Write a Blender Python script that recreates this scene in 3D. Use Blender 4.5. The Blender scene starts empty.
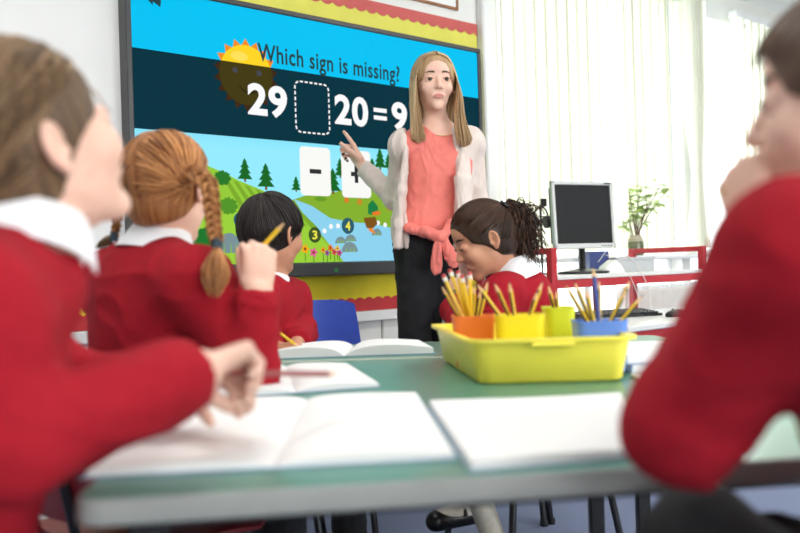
import bpy, math, random
import numpy as np
from mathutils import Vector, Matrix

random.seed(7)
RNG = np.random.default_rng(11)
scene = bpy.context.scene
COL = scene.collection

# ------------------------------------------------------------------ camera
FPX, EYE, ROLL = 840.0, 0.84, math.atan(0.03)
cR, sR = math.cos(ROLL), math.sin(ROLL)
cam_d = bpy.data.cameras.new('camera')
cam_d.sensor_width = 36.0
cam_d.lens = FPX / 800.0 * 36.0
cam_d.clip_start = 0.05
cam_d.dof.use_dof = True
cam_d.dof.focus_distance = 2.75
cam_d.dof.aperture_fstop = 2.7
cam = bpy.data.objects.new('camera', cam_d)
COL.objects.link(cam)
cam.matrix_world = Matrix(((cR, sR, 0, 0), (0, 0, -1, 0), (-sR, cR, 0, EYE), (0, 0, 0, 1)))
scene.camera = cam

# ------------------------------------------------------------------ light
scene.view_settings.view_transform = 'Standard'
scene.view_settings.look = 'None'
scene.view_settings.gamma = 1.0
scene.view_settings.exposure = 0.2
scene.view_settings.use_curve_mapping = False
world = bpy.data.worlds.new('world'); scene.world = world
world.use_nodes = True
wb = world.node_tree.nodes['Background']
wb.inputs['Color'].default_value = (0.95, 0.98, 1.0, 1)
wb.inputs['Strength'].default_value = 3.4

# wall frame: x along the screen wall (s), y into the wall, z up
TH = math.atan2(0.640, 0.769)
P1 = (-0.96, 3.0)
WALLM = Matrix.Translation((P1[0], P1[1], 0)) @ Matrix.Rotation(TH, 4, 'Z')
def wl(s, y, z): return np.array((WALLM @ Vector((s, y, z)))[:])

def area_light(name, s, y, z, sx, sy, power, rot, color=(1, 1, 1)):
    l = bpy.data.lights.new(name, 'AREA'); l.shape = 'RECTANGLE'; l.size = sx; l.size_y = sy
    l.energy = power; l.color = color
    o = bpy.data.objects.new(name, l); COL.objects.link(o)
    o.matrix_world = WALLM @ Matrix.Translation((s, y, z)) @ Matrix.Rotation(rot[0], 4, 'X') @ Matrix.Rotation(rot[1], 4, 'Y')
    return o
# daylight by the windows beside the screen; unseen fill added behind and overhead
area_light('window_daylight', 3.9, 0.62, 1.6, 4.2, 1.7, 90, (math.radians(-90), 0), (0.97, 0.99, 1))
area_light('rear_fill_light', 0.6, -6.32, 1.55, 5.4, 1.5, 105, (math.radians(90), 0), (1.0, 0.985, 0.97))  # lamp added behind the camera to fill the front
for (ls, ly) in ((-0.6, -1.5), (2.2, -1.5), (-0.6, -4.0), (2.2, -4.0), (4.6, -2.6)):
    area_light('ceiling_fill_light', ls, ly, 2.60, 1.15, 0.55, 16, (0, 0), (1.0, 0.97, 0.93))  # added overhead fill, no such lamps in view

# ------------------------------------------------------------------ helpers
def at(px, py, D):
    u, v = px - 400.0, py - 266.5
    return np.array([(u * cR - v * sR) / FPX * D, D, EYE - (u * sR + v * cR) / FPX * D])
def on_plane(px, py, z):
    u, v = px - 400.0, py - 266.5
    D = (EYE - z) * FPX / (u * sR + v * cR)
    return at(px, py, D)
def on_wall(px, py, y=0.0):            # -> (s, z) on the plane parallel to the wall
    d = at(px, py, 1.0) - np.array([0, 0, EYE])
    o = np.array([0, 0, EYE]); p = wl(0, y, 0); n = np.array([-math.sin(TH), math.cos(TH), 0])
    t = np.dot(p - o, n) / np.dot(d, n)
    q = o + d * t - p
    return (q[0] * math.cos(TH) + q[1] * math.sin(TH), q[2])
def V(*a): return np.array(a, float)
def nz(v):
    v = np.asarray(v, float); return v / max(1e-9, np.linalg.norm(v))

def lin(c):
    return tuple(((x / 255.0) / 12.92 if x / 255.0 <= 0.04045 else ((x / 255.0 + 0.055) / 1.055) ** 2.4) for x in c)

def mat(name, rgb, rough=0.55, var=0.06, vscale=18.0, bump=0.0, bscale=120.0, metal=0.0, stretch=None,
        sheen=0.0, sss=0.0, spec=0.5, rgb2=None, coat=0.0):
    m = bpy.data.materials.new(name); m.use_nodes = True
    nt = m.node_tree; N = nt.nodes; L = nt.links
    b = N['Principled BSDF']
    b.inputs['Roughness'].default_value = rough
    b.inputs['Metallic'].default_value = metal
    b.inputs['Specular IOR Level'].default_value = spec
    if sheen: b.inputs['Sheen Weight'].default_value = sheen
    if coat: b.inputs['Coat Weight'].default_value = coat
    if sss:
        b.inputs['Subsurface Weight'].default_value = sss
        b.inputs['Subsurface Radius'].default_value = (0.012, 0.005, 0.003)
        b.inputs['Subsurface Scale'].default_value = 0.6
    c = lin(rgb)
    tc = N.new('ShaderNodeTexCoord'); mp = N.new('ShaderNodeMapping')
    L.new(tc.outputs['Object'], mp.inputs['Vector'])
    if stretch: mp.inputs['Scale'].default_value = stretch
    nz_ = N.new('ShaderNodeTexNoise'); nz_.inputs['Scale'].default_value = vscale; nz_.inputs['Detail'].default_value = 4
    L.new(mp.outputs['Vector'], nz_.inputs['Vector'])
    rp = N.new('ShaderNodeValToRGB'); L.new(nz_.outputs['Fac'], rp.inputs['Fac'])
    c2 = lin(rgb2) if rgb2 else tuple(min(1, x * (1 + var)) for x in c)
    c1 = c if rgb2 else tuple(x * (1 - var) for x in c)
    rp.color_ramp.elements[0].position = 0.3; rp.color_ramp.elements[1].position = 0.7
    rp.color_ramp.elements[0].color = (*c1, 1); rp.color_ramp.elements[1].color = (*c2, 1)
    L.new(rp.outputs['Color'], b.inputs['Base Color'])
    if bump:
        n2 = N.new('ShaderNodeTexNoise'); n2.inputs['Scale'].default_value = bscale; n2.inputs['Detail'].default_value = 3
        L.new(mp.outputs['Vector'], n2.inputs['Vector'])
        bp = N.new('ShaderNodeBump'); bp.inputs['Strength'].default_value = bump; bp.inputs['Distance'].default_value = 0.004
        L.new(n2.outputs['Fac'], bp.inputs['Height']); L.new(bp.outputs['Normal'], b.inputs['Normal'])
    return m

def glow(name, rgb, strength=1.0, rgb2=None, z0=0, z1=1):
    """light given off by a display panel (optionally a vertical print gradient in the picture shown)"""
    m = bpy.data.materials.new(name); m.use_nodes = True
    N = m.node_tree.nodes; L = m.node_tree.links
    b = N['Principled BSDF']; b.inputs['Base Color'].default_value = (0.002, 0.002, 0.002, 1)
    b.inputs['Roughness'].default_value = 0.5; b.inputs['Specular IOR Level'].default_value = 0.02
    b.inputs['Emission Strength'].default_value = strength * 0.87
    if rgb2 is None:
        b.inputs['Emission Color'].default_value = (*lin(rgb), 1)
    else:
        g = N.new('ShaderNodeNewGeometry'); sx = N.new('ShaderNodeSeparateXYZ'); L.new(g.outputs['Position'], sx.inputs[0])
        mr = N.new('ShaderNodeMapRange'); mr.inputs[1].default_value = z0; mr.inputs[2].default_value = z1
        L.new(sx.outputs['Z'], mr.inputs[0]); rp = N.new('ShaderNodeValToRGB'); L.new(mr.outputs[0], rp.inputs[0])
        rp.color_ramp.elements[0].color = (*lin(rgb), 1); rp.color_ramp.elements[1].color = (*lin(rgb2), 1)
        L.new(rp.outputs[0], b.inputs['Emission Color'])
    return m

PM = {}                                   # object -> world matrix of the group it builds
def tag(o, label=None, cat=None, group=None, kind=None):
    if label: o['label'] = label
    if cat: o['category'] = cat
    if group: o['group'] = group
    if kind: o['kind'] = kind
    return o
def thing(name, label, cat, M, group=None, kind=None):
    o = bpy.data.objects.new(name, None); o.empty_display_size = 0.1
    COL.objects.link(o)
    if not isinstance(M, Matrix): M = Matrix.Translation(Vector([float(x) for x in M]))
    o.matrix_world = M; PM[o.name] = M.copy()
    return tag(o, label, cat, group, kind)
def link(name, verts, faces, m, parent=None, smooth=True, world=True, mats_idx=None, attr=None):
    """verts are world coordinates (or the parent's when world=False)"""
    verts = np.asarray(verts, float).reshape(-1, 3)
    if parent is not None:
        if world:
            Mi = np.array(PM[parent.name].inverted()); verts = verts @ Mi[:3, :3].T + Mi[:3, 3]
        base = Matrix.Identity(4); PMw = PM[parent.name].copy()
    else:
        lo, hi = verts.min(0), verts.max(0); c = V((lo[0] + hi[0]) / 2, (lo[1] + hi[1]) / 2, lo[2])
        verts = verts - c; base = Matrix.Translation(Vector(c.tolist())); PMw = base
    me = bpy.data.meshes.new(name)
    if isinstance(faces, np.ndarray):
        n, k = faces.shape
        me.vertices.add(len(verts)); me.vertices.foreach_set('co', verts.astype(np.float32).ravel())
        me.loops.add(n * k); me.loops.foreach_set('vertex_index', faces.astype(np.int32).ravel())
        me.polygons.add(n); me.polygons.foreach_set('loop_start', np.arange(0, n * k, k, dtype=np.int32))
        me.update(calc_edges=True)
    else:
        me.from_pydata(verts.tolist(), [], faces)
    for mm in (m if isinstance(m, (list, tuple)) else [m]): me.materials.append(mm)
    if mats_idx is not None: me.polygons.foreach_set('material_index', np.asarray(mats_idx, np.int32))
    me.polygons.foreach_set('use_smooth', np.full(len(me.polygons), bool(smooth)))
    if attr is not None:
        a = me.attributes.new('tone', 'FLOAT', 'POINT'); a.data.foreach_set('value', np.asarray(attr, np.float32))
    me.update()
    o = bpy.data.objects.new(name, me); COL.objects.link(o)
    if parent is not None: o.parent = parent
    else: o.matrix_world = base
    PM[o.name] = PMw
    return o
def autosmooth(o, deg=35):
    me = o.data
    me.polygons.foreach_set('use_smooth', np.ones(len(me.polygons), bool))
    import bmesh
    bm = bmesh.new(); bm.from_mesh(me)
    for e in bm.edges:
        if len(e.link_faces) == 2 and e.calc_face_angle(0) > math.radians(deg): e.smooth = False
    bm.to_mesh(me); bm.free()
    return o

class MB:
    def __init__(self, M=None):
        self.v = []; self.f = []; self.M = M
    def add(self, vs, fs):
        n = len(self.v)
        for p in vs:
            if self.M is not None: p = (self.M @ Vector([float(x) for x in p]))[:]
            self.v.append(tuple(float(x) for x in p))
        self.f += [tuple(i + n for i in f) for f in fs]
        return self
    def box(self, x0, x1, y0, y1, z0, z1, b=0.0):
        if x1 < x0: x0, x1 = x1, x0
        if y1 < y0: y0, y1 = y1, y0
        if z1 < z0: z0, z1 = z1, z0
        b = min(b, (x1 - x0) * .45, (y1 - y0) * .45, (z1 - z0) * .45)
        if b <= 0:
            vs = [(x, y, z) for x in (x0, x1) for y in (y0, y1) for z in (z0, z1)]
            fs = [(0, 1, 3, 2), (4, 6, 7, 5), (0, 4, 5, 1), (2, 3, 7, 6), (0, 2, 6, 4), (1, 5, 7, 3)]
            return self.add(vs, fs)
        vs = []; idx = {}
        lo = (x0, y0, z0); hi = (x1, y1, z1)
        for cx in (0, 1):
            for cy in (0, 1):
                for cz in (0, 1):
                    c = (cx, cy, cz)
                    for ax in range(3):
                        p = [(hi[k] - (0 if k == ax else b)) if c[k] else (lo[k] + (0 if k == ax else b)) for k in range(3)]
                        idx[(c, ax)] = len(vs); vs.append(p)
        fs = []
        for ax in range(3):
            o1, o2 = (ax + 1) % 3, (ax + 2) % 3
            for sgn in (0, 1):
                q = []
                for a, bb in ((0, 0), (1, 0), (1, 1), (0, 1)):
                    c = [0, 0, 0]; c[ax] = sgn; c[o1] = a; c[o2] = bb; q.append(idx[(tuple(c), ax)])
                fs.append(tuple(q if sgn else q[::-1]))
        for ax in range(3):       # edges running along ax
            o1, o2 = (ax + 1) % 3, (ax + 2) % 3
            for a in (0, 1):
                for bb in (0, 1):
                    c0 = [0, 0, 0]; c0[o1] = a; c0[o2] = bb; c1 = list(c0); c1[ax] = 1
                    q = [idx[(tuple(c0), o1)], idx[(tuple(c1), o1)], idx[(tuple(c1), o2)], idx[(tuple(c0), o2)]]
                    fs.append(tuple(q if (a == bb) == False else q[::-1]))
        for c in [(i, j, k) for i in (0, 1) for j in (0, 1) for k in (0, 1)]:
            t = [idx[(c, 0)], idx[(c, 1)], idx[(c, 2)]]
            fs.append(tuple(t if (sum(c) % 2) == 1 else t[::-1]))
        return self.add(vs, fs)
    def tube(self, pts, r, n=8, caps=True, flat=1.0, up=None):
        pts = [np.asarray(p, float) for p in pts]; m = len(pts)
        rs = [r] * m if np.isscalar(r) else list(r)
        vs = []; prev = None
        for i in range(m):
            t = nz(pts[min(i + 1, m - 1)] - pts[max(i - 1, 0)])
            if prev is None:
                a = V(0, 0, 1) if abs(t[2]) < 0.9 else V(1, 0, 0)
                if up is not None: a = np.asarray(up, float)
                x = nz(np.cross(a, t))
            else:
                x = nz(prev - t * np.dot(prev, t))
            prev = x; y = np.cross(t, x)
            for k in range(n):
                a = 2 * math.pi * k / n
                vs.append(pts[i] + rs[i] * (math.cos(a) * x + flat * math.sin(a) * y))
        fs = [(i * n + k, i * n + (k + 1) % n, (i + 1) * n + (k + 1) % n, (i + 1) * n + k) for i in range(m - 1) for k in range(n)]
        if caps: fs += [tuple(range(n))[::-1], tuple((m - 1) * n + k for k in range(n))]
        return self.add(vs, fs)
    def lathe(self, prof, c, n=24, axis=(0, 0, 1), power=None, sx=1.0, sy=1.0, rot=0.0):
        """prof: (radius, height) list; power>2 -> superellipse section"""
        ax = nz(axis); a0 = V(1, 0, 0) if abs(ax[0]) < 0.9 else V(0, 1, 0)
        x = nz(a0 - ax * np.dot(a0, ax)); y = np.cross(ax, x)
        x, y = x * math.cos(rot) + y * math.sin(rot), y * math.cos(rot) - x * math.sin(rot)
        vs = []
        for (r, h) in prof:
            for k in range(n):
                a = 2 * math.pi * (k + .5) / n; ca, sa = math.cos(a), math.sin(a)
                q = 1.0
                if power: q = (abs(ca) ** power + abs(sa) ** power) ** (-1.0 / power)
                vs.append(np.asarray(c) + ax * h + r * q * (ca * sx * x + sa * sy * y))
        m = len(prof)
        fs = [(i * n + k, i * n + (k + 1) % n, (i + 1) * n + (k + 1) % n, (i + 1) * n + k) for i in range(m - 1) for k in range(n)]
        fs += [tuple(range(n))[::-1], tuple((m - 1) * n + k for k in range(n))]
        return self.add(vs, fs)
    def prism(self, poly, o, ex, ey, ez):
        """polygon (a, b) in the plane ex, ey at o, extruded along ez (vector incl. length)"""
        o, ex, ey, ez = [np.asarray(q, float) for q in (o, ex, ey, ez)]
        n = len(poly)
        vs = [o + a * ex + b * ey for a, b in poly] + [o + a * ex + b * ey + ez for a, b in poly]
        fs = [tuple(range(n))[::-1], tuple(range(n, 2 * n))] + [(k, (k + 1) % n, n + (k + 1) % n, n + k) for k in range(n)]
        return self.add(vs, fs)
    def build(self, name, m, parent=None, smooth=None):
        import bmesh
        o = link(name, self.v, self.f, m, parent, smooth=False)
        bm = bmesh.new(); bm.from_mesh(o.data); bmesh.ops.recalc_face_normals(bm, faces=bm.faces)
        if smooth:
            for f in bm.faces: f.smooth = True
            for e in bm.edges:
                if len(e.link_faces) == 2 and e.calc_face_angle(0) > math.radians(smooth): e.smooth = False
        bm.to_mesh(o.data); bm.free()
        return o
def catmull(P, n=8):
    P = [np.asarray(p, float) for p in P]; out = []
    Q = [2 * P[0] - P[1]] + P + [2 * P[-1] - P[-2]]
    for i in range(1, len(Q) - 2):
        p0, p1, p2, p3 = Q[i - 1], Q[i], Q[i + 1], Q[i + 2]
        for k in range(n):
            t = k / n
            out.append(0.5 * ((2 * p1) + (p2 - p0) * t + (2 * p0 - 5 * p1 + 4 * p2 - p3) * t * t + (3 * p1 - p0 - 3 * p2 + p3) * t ** 3))
    out.append(P[-1]); return out

# ------------------------------------------------------------------ materials
M_wall = mat('painted_wall', (232, 231, 226), 0.75, 0.02, 6, 0.05, 220)
M_block = mat('painted_block', (226, 225, 219), 0.7, 0.025, 14, 0.25, 160)
M_ceil = mat('ceiling_paint', (238, 238, 236), 0.8, 0.02)
M_floor = mat('blue_carpet', (104, 118, 152), 0.95, 0.28, 220, 0.6, 700, sheen=0.2)
M_whiteplastic = mat('white_plastic', (232, 232, 230), 0.4, 0.02)
M_frame = mat('white_window_frame', (236, 238, 240), 0.45, 0.02)
M_alu = mat('brushed_aluminium', (190, 192, 196), 0.35, 0.05, 60, metal=0.8)
M_board = mat('whiteboard_enamel', (222, 222, 220), 0.32, 0.03, 3)
M_yellowp = mat('yellow_backing_paper', (226, 208, 34), 0.7, 0.05, 9, 0.05, 90)
M_yellowt = mat('pale_yellow_backing_paper', (222, 216, 92), 0.7, 0.05, 9, 0.05, 90)
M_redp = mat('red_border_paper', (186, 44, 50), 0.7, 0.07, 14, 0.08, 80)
M_redt = mat('pale_red_border_paper', (200, 92, 88), 0.7, 0.06, 14, 0.08, 80)  # paler red for the upper border
M_paper = mat('white_paper', (240, 240, 238), 0.7, 0.015, 8, 0.03, 60)
M_brown = mat('brown_frame', (150, 96, 60), 0.5, 0.1, 30)
M_black = mat('black_plastic', (22, 23, 25), 0.42, 0.1, 40)
M_dgrey = mat('dark_grey_bezel', (58, 59, 60), 0.4, 0.06, 30)
M_blackmetal = mat('black_powder_coat', (24, 24, 28), 0.45, 0.1, 60)
M_green = mat('green_laminate', (78, 138, 122), 0.28, 0.05, 5, 0.02, 200)
M_beige = mat('beige_table_edging', (206, 205, 182), 0.5, 0.05, 20)
M_edge = mat('grey_pvc_edge', (142, 145, 142), 0.45, 0.05, 20)
def glass(name):
    m = bpy.data.materials.new(name); m.use_nodes = True
    N = m.node_tree.nodes; L = m.node_tree.links; N.clear()
    o = N.new('ShaderNodeOutputMaterial'); mx = N.new('ShaderNodeMixShader'); t = N.new('ShaderNodeBsdfTransparent'); g = N.new('ShaderNodeBsdfGlossy')
    g.inputs['Roughness'].default_value = 0.02; mx.inputs[0].default_value = 0.05
    t.inputs[0].default_value = (0.94, 0.97, 0.96, 1)
    L.new(t.outputs[0], mx.inputs[1]); L.new(g.outputs[0], mx.inputs[2]); L.new(mx.outputs[0], o.inputs[0])
    return m
M_glass = glass('window_glass')
def blindmat():
    m = bpy.data.materials.new('blind_fabric'); m.use_nodes = True
    N = m.node_tree.nodes; L = m.node_tree.links; N.clear()
    o = N.new('ShaderNodeOutputMaterial'); mx = N.new('ShaderNodeMixShader'); d = N.new('ShaderNodeBsdfDiffuse'); t = N.new('ShaderNodeBsdfTranslucent')
    n = N.new('ShaderNodeTexNoise'); n.inputs['Scale'].default_value = 300
    rp = N.new('ShaderNodeValToRGB'); rp.color_ramp.elements[0].color = (*lin((236, 236, 222)), 1); rp.color_ramp.elements[1].color = (*lin((246, 246, 236)), 1)
    L.new(n.outputs[0], rp.inputs[0]); L.new(rp.outputs[0], d.inputs[0]); L.new(rp.outputs[0], t.inputs[0])
    mx.inputs[0].default_value = 0.48
    L.new(d.outputs[0], mx.inputs[1]); L.new(t.outputs[0], mx.inputs[2]); L.new(mx.outputs[0], o.inputs[0])
    return m
M_blind = blindmat()

# ------------------------------------------------------------------ room shell
S0, S1, YF, ZC = -3.0, 6.3, -6.6, 2.66      # room extent in the wall frame
WB = 0.09                                    # wall plane lies this far behind the display's front
W1 = (1.96, 3.70); W2 = (3.80, 5.75); WZ = (0.30, 2.46)
def wbox(*a, b=0.0): return MB(WALLM).box(*a, b=b)
tag(wbox(S0 - .2, S1 + .2, YF - .2, WB + .9, -0.1, 0.0).build('floor', M_floor), kind='structure')
tag(wbox(S0 - .2, S1 + .2, YF - .2, WB + .25, ZC, ZC + .1).build('ceiling', M_ceil), kind='structure')
wb_ = MB(WALLM)
BZ = 0.695                                   # block courses show below this height, left of the windows
wb_.box(S0, W1[0], WB, WB + .2, BZ, ZC)
wb_.box(S0, W1[0], WB + .02, WB + .2, 0, BZ)
wb_.box(W1[0], S1, WB, WB + .2, 0, WZ[0]); wb_.box(W1[0], S1, WB, WB + .2, WZ[1], ZC)
wb_.box(W1[1], W2[0], WB, WB + .2, WZ[0], WZ[1]); wb_.box(W2[1], S1, WB, WB + .2, WZ[0], WZ[1])
wall_back = tag(wb_.build('wall_back', M_wall), kind='structure')
# painted concrete blocks of the lower wall
mbk = MB(WALLM); bw, bh, gp = 0.44, 0.215, 0.008
blk = None
zt = BZ
row = 0
while zt > 0.05:
    zb = max(0.0, zt - bh + gp)
    s = -0.55 - (row % 2) * bw / 2
    while s < W1[0] - 0.05:
        e = min(s + bw - gp, W1[0] - .004)
        full = abs(e - s - bw + gp) < 1e-4 and zb > 0
        if full and blk is not None:
            o = blk.copy(); COL.objects.link(o)
            o.location = blk.location + Vector((WALLM.to_3x3() @ Vector((s - b0[0], 0, zt - b0[1]))))
            o.parent = wall_back
        else:
            q = MB(WALLM).box(s, e, WB - .004, WB + .03, zb, zt - .002, b=.006).build('block', M_block, wall_back)
            if full: blk = q; b0 = (s, zt); blk.location = (0, 0, 0)
        s += bw
    zt -= bh; row += 1
# blocks copied from blk live in wall_back's own space
tag(wbox(S0 - .2, S0, YF, WB + .2, 0, ZC).build('wall_left', M_wall), kind='structure')
tag(wbox(S1, S1 + .2, YF, WB + .2, 0, ZC).build('wall_right', M_wall), kind='structure')
wf = MB(WALLM)
wf.box(S0, S1, YF - .2, YF, 0, .8); wf.box(S0, S1, YF - .2, YF, 2.3, ZC); wf.box(S0, -2.1, YF - .2, YF, .8, 2.3); wf.box(3.3, S1, YF - .2, YF, .8, 2.3)
tag(wf.build('wall_front', M_wall), kind='structure')

def window(name, s0, s1, z0, z1, y, ns, transoms):
    r = thing(name, None, None, WALLM @ Matrix.Translation((s0, y, z0)), kind='structure')
    f = MB(WALLM); t = .05
    f.box(s0, s1, y, y + .07, z0, z0 + t); f.box(s0, s1, y, y + .07, z1 - t, z1)
    f.box(s0, s0 + t, y, y + .07, z0 + t, z1 - t); f.box(s1 - t, s1, y, y + .07, z0 + t, z1 - t)
    f.build('window_frame', M_frame, r)
    xs = [s0 + t + (s1 - s0 - 2 * t) * i / ns for i in range(ns + 1)]
    zs = [z0 + t] + list(transoms) + [z1 - t]
    for x in xs[1:-1]: wbox(x - .025, x + .025, y + .005, y + .065, z0 + t, z1 - t).build('mullion', M_frame, r)
    for z in transoms: wbox(s0 + t, s1 - t, y + .003, y + .067, z - .025, z + .025).build('transom', M_frame, r)
    for i in range(ns):
        for j in range(len(zs) - 1):
            a0 = xs[i] + (.025 if i else 0); a1 = xs[i + 1] - (.025 if i < ns - 1 else 0)
            c0 = zs[j] + (.025 if j else 0); c1 = zs[j + 1] - (.025 if j < len(zs) - 2 else 0)
            wbox(a0, a1, y + .03, y + .036, c0, c1).build('pane', M_glass, r)
    return r
window('window_1', W1[0], W1[1], WZ[0], WZ[1], WB + .08, 2, (0.865, 1.98))
window('window_2', W2[0], W2[1], WZ[0], WZ[1], WB + .08, 2, (0.865, 1.98))
window('window_3', -2.1, 3.3, .8, 2.3, YF - .12, 4, ())  # unseen window added behind the camera to go with the rear fill
# sill board, dado trunking, pipe, window jamb trims
tag(wbox(W1[0] - .02, W2[1] + .05, WB - .20, WB + .08, .835, .862, b=.006).build('trim_1', M_whiteplastic), kind='structure')
sz = [on_wall(380, y, WB - .01)[1] for y in (310, 320)]
tag(wbox(S0, W1[0] - .05, WB - .035, WB + .001, sz[1], sz[0], b=.004).build('trim_2', M_whiteplastic), kind='structure')
s_p = on_wall(412, 330, WB - .02)[0]
tag(wbox(s_p - .018, s_p + .018, WB - .04, WB, 0, sz[1], b=.004).build('trim_3', M_whiteplastic), kind='structure')
s_j = W1[0]
tag(wbox(s_j - .085, s_j + .03, WB - .05, WB, 0.86, ZC, b=.008).build('trim_4', M_whiteplastic), kind='structure')
tag(wbox(W1[1] - .02, W2[0] + .02, WB - .04, WB, 0.86, ZC, b=.008).build('trim_5', M_whiteplastic), kind='structure')
# unseen glowing ceiling panels, added as fill light
for i, (ls, ly) in enumerate(((-0.6, -1.5), (2.2, -1.5), (-0.6, -4.0), (2.2, -4.0), (4.6, -2.6))):
    r = thing('ceiling_fill_panel', 'flat white fill light panel added unseen in the classroom ceiling', 'fill light', WALLM @ Matrix.Translation((ls, ly, 2.62)), 'added ceiling fill panels')
    f = MB(WALLM)
    f.box(ls - .6, ls + .6, ly - .3, ly - .28, 2.615, ZC); f.box(ls - .6, ls + .6, ly + .28, ly + .3, 2.615, ZC)
    f.box(ls - .6, ls - .58, ly - .28, ly + .28, 2.615, ZC); f.box(ls + .58, ls + .6, ly - .28, ly + .28, 2.615, ZC)
    f.build('frame', M_whiteplastic, r)
    wbox(ls - .58, ls + .58, ly - .28, ly + .28, 2.63, 2.64).build('diffuser', glow('fill_diffuser' if i == 0 else 'fill_diffuser_%d' % i, (255, 250, 240), 2.0), r)

# vertical blinds: head rail, slats, bottom chain weights
def blind(name, label, s0, s1, zb, zt_, sp, w, ang, y, gather=()):
    r = thing(name, label, 'blinds', WALLM @ Matrix.Translation((s0, y, zb)))
    wbox(s0 - .03, s1 + .03, y - .03, y + .03, zt_, zt_ + .05, b=.006).build('head_rail', M_whiteplastic, r)
    n = int((s1 - s0) / sp); base = None
    for i in range(n + 1):
        s = s0 + i * sp
        a = math.radians(ang + random.uniform(-7, 7))
        m = MB(Matrix.Rotation(0, 4, 'Z')); pts = []
        for k in range(5):       # slightly bowed cloth strip
            q = (k / 4 - .5); pts.append((q * w, .006 * (1 - 4 * q * q)))
        if base is None:
            vs = []; fs = []
            for z in (0.0, zt_ - zb):
                for (a_, b_) in pts: vs.append((a_, b_, z))
                for (a_, b_) in pts: vs.append((a_, b_ + .0012, z))
            for k in range(4):
                fs += [(k, k + 1, 10 + k + 1, 10 + k), (5 + k + 1, 5 + k, 15 + k, 15 + k + 1)]
            fs += [(0, 10, 15, 5), (4, 9, 19, 14)]
            base = link('slat', vs, fs, M_blind, r, smooth=True, world=False)
            o = base
        else:
            o = base.copy(); COL.objects.link(o); o.parent = r
        o.matrix_local = Matrix.Translation((s - s0, random.uniform(-.004, .004), 0)) @ Matrix.Rotation(a, 4, 'Z')
    return r
blind('vertical_blind', 'white fabric vertical blind hanging beside the big screen', 2.02, 3.56, .90, 2.48, .088, .118, 9, WB - .075)
blind('vertical_blind', 'white fabric vertical blind covering the window at the far end', 4.32, 5.72, .90, 2.48, .1, .115, 48, WB - .075)
# bunched drop at the end of the first blind + draw cord
gx = on_wall(692, 40, WB - .1)[0]
r = thing('curtain', 'white sheer curtain bunched against the post between the windows', 'curtain', WALLM @ Matrix.Translation((gx, WB - .1, .9)))
for k in range(5):
    ss = gx - .13 + k * .055
    vs, fs = [], []
    nseg = 14
    for j in range(nseg + 1):
        z = .9 + (2.5 - .9) * j / nseg; pin = 1 - .55 * math.exp(-((z - 1.35) / .35) ** 2)
        for q in range(9):
            a = q / 8 - .5
            vs.append(wl(gx + (ss - gx + a * .06) * pin, WB - .12 + .02 * math.cos(q * math.pi / 2 + k) * pin, z))
    for j in range(nseg):
        for q in range(8): fs.append((j * 9 + q, j * 9 + q + 1, (j + 1) * 9 + q + 1, (j + 1) * 9 + q))
    link('fold', vs, fs, M_blind, r)
cs = on_wall(672, 150, WB - .12)
MBc = MB(); MBc.tube([wl(cs[0], WB - .12, z) for z in (.95, 1.4, 1.9, 2.5)], .0035, 6)
tag(MBc.build('blind_cord', mat('grey_cord', (150, 160, 180), 0.6), None, 60), 'thin blue-grey draw cord hanging in front of the window', 'cord')

# radiator under the far window
r = thing('radiator', 'white panel radiator under the window behind the red desk', 'radiator', WALLM @ Matrix.Translation((3.45, WB - .1, .12)))
wbox(2.9, 4.3, WB - .13, WB - .05, .3, .66, b=.01).build('panel', mat('cream_radiator', (222, 214, 204), 0.5), r)
for i in range(28):
    wbox(2.92 + i * .049, 2.945 + i * .049, WB - .125, WB - .055, .66, .685).build('fin', M_whiteplastic, r)
wbox(2.9, 2.93, WB - .12, WB - .05, 0, .3).build('foot', M_whiteplastic, r); wbox(4.25, 4.28, WB - .12, WB - .05, 0, .3).build('foot', M_whiteplastic, r)

# ------------------------------------------------------------------ display board, whiteboard, poster
def wave_strip(mb, s0, s1, z_flat, z_wave, y, amp, per, sgn):
    n = int((s1 - s0) / per * 8); pts = [(s0, z_flat), (s1, z_flat)]
    for i in range(n + 1):
        s = s1 + (s0 - s1) * i / n
        pts.append((s, z_wave + sgn * amp * abs(math.sin(math.pi * (s - s0) / per)) ** .8))
    vs = [wl(a, y, b) for a, b in pts] + [wl(a, y + .002, b) for a, b in pts]
    m = len(pts)
    fs = []
    # triangulate as a strip
    top = pts[2:]
    k = len(top)
    vs = [wl(a, y, z_flat) for a, b in top] + [wl(a, y, b) for a, b in top]
    vs += [wl(a, y + .002, z_flat) for a, b in top] + [wl(a, y + .002, b) for a, b in top]
    for i in range(k - 1):
        fs += [(i, i + 1, k + i + 1, k + i), (2 * k + i + 1, 2 * k + i, 3 * k + i, 3 * k + i + 1), (k + i, k + i + 1, 3 * k + i + 1, 3 * k + i), (i + 1, i, 2 * k + i, 2 * k + i + 1)]
    fs += [(0, k, 3 * k, 2 * k), (k - 1, 3 * k - 1, 4 * k - 1, 2 * k - 1)]
    mb.add(vs, fs)
ZY = WB - .012
bot = [on_wall(360, y, ZY)[1] for y in (276, 300, 310)]
topb = [on_wall(470, y, ZY)[1] for y in (47, 32, 24)]
sL = on_wall(60, 290, ZY)[0] - .6; sRt = on_wall(477, 40, ZY)[0]
r = thing('display_board', 'yellow backed display board with red scalloped borders behind the screen', 'display board', WALLM @ Matrix.Translation((.8, WB, bot[2])))
zmid = (bot[0] + topb[0]) / 2
wbox(sL, sRt, ZY, WB, bot[2], zmid).build('backing', M_yellowp, r)
wbox(sL, sRt, ZY, WB, zmid, topb[2]).build('backing', M_yellowt, r)
m = MB(); wave_strip(m, sL, sRt, bot[2] - .004, bot[1], ZY - .003, .012, .052, 1); m.build('scalloped_border', M_redp, r)
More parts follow.
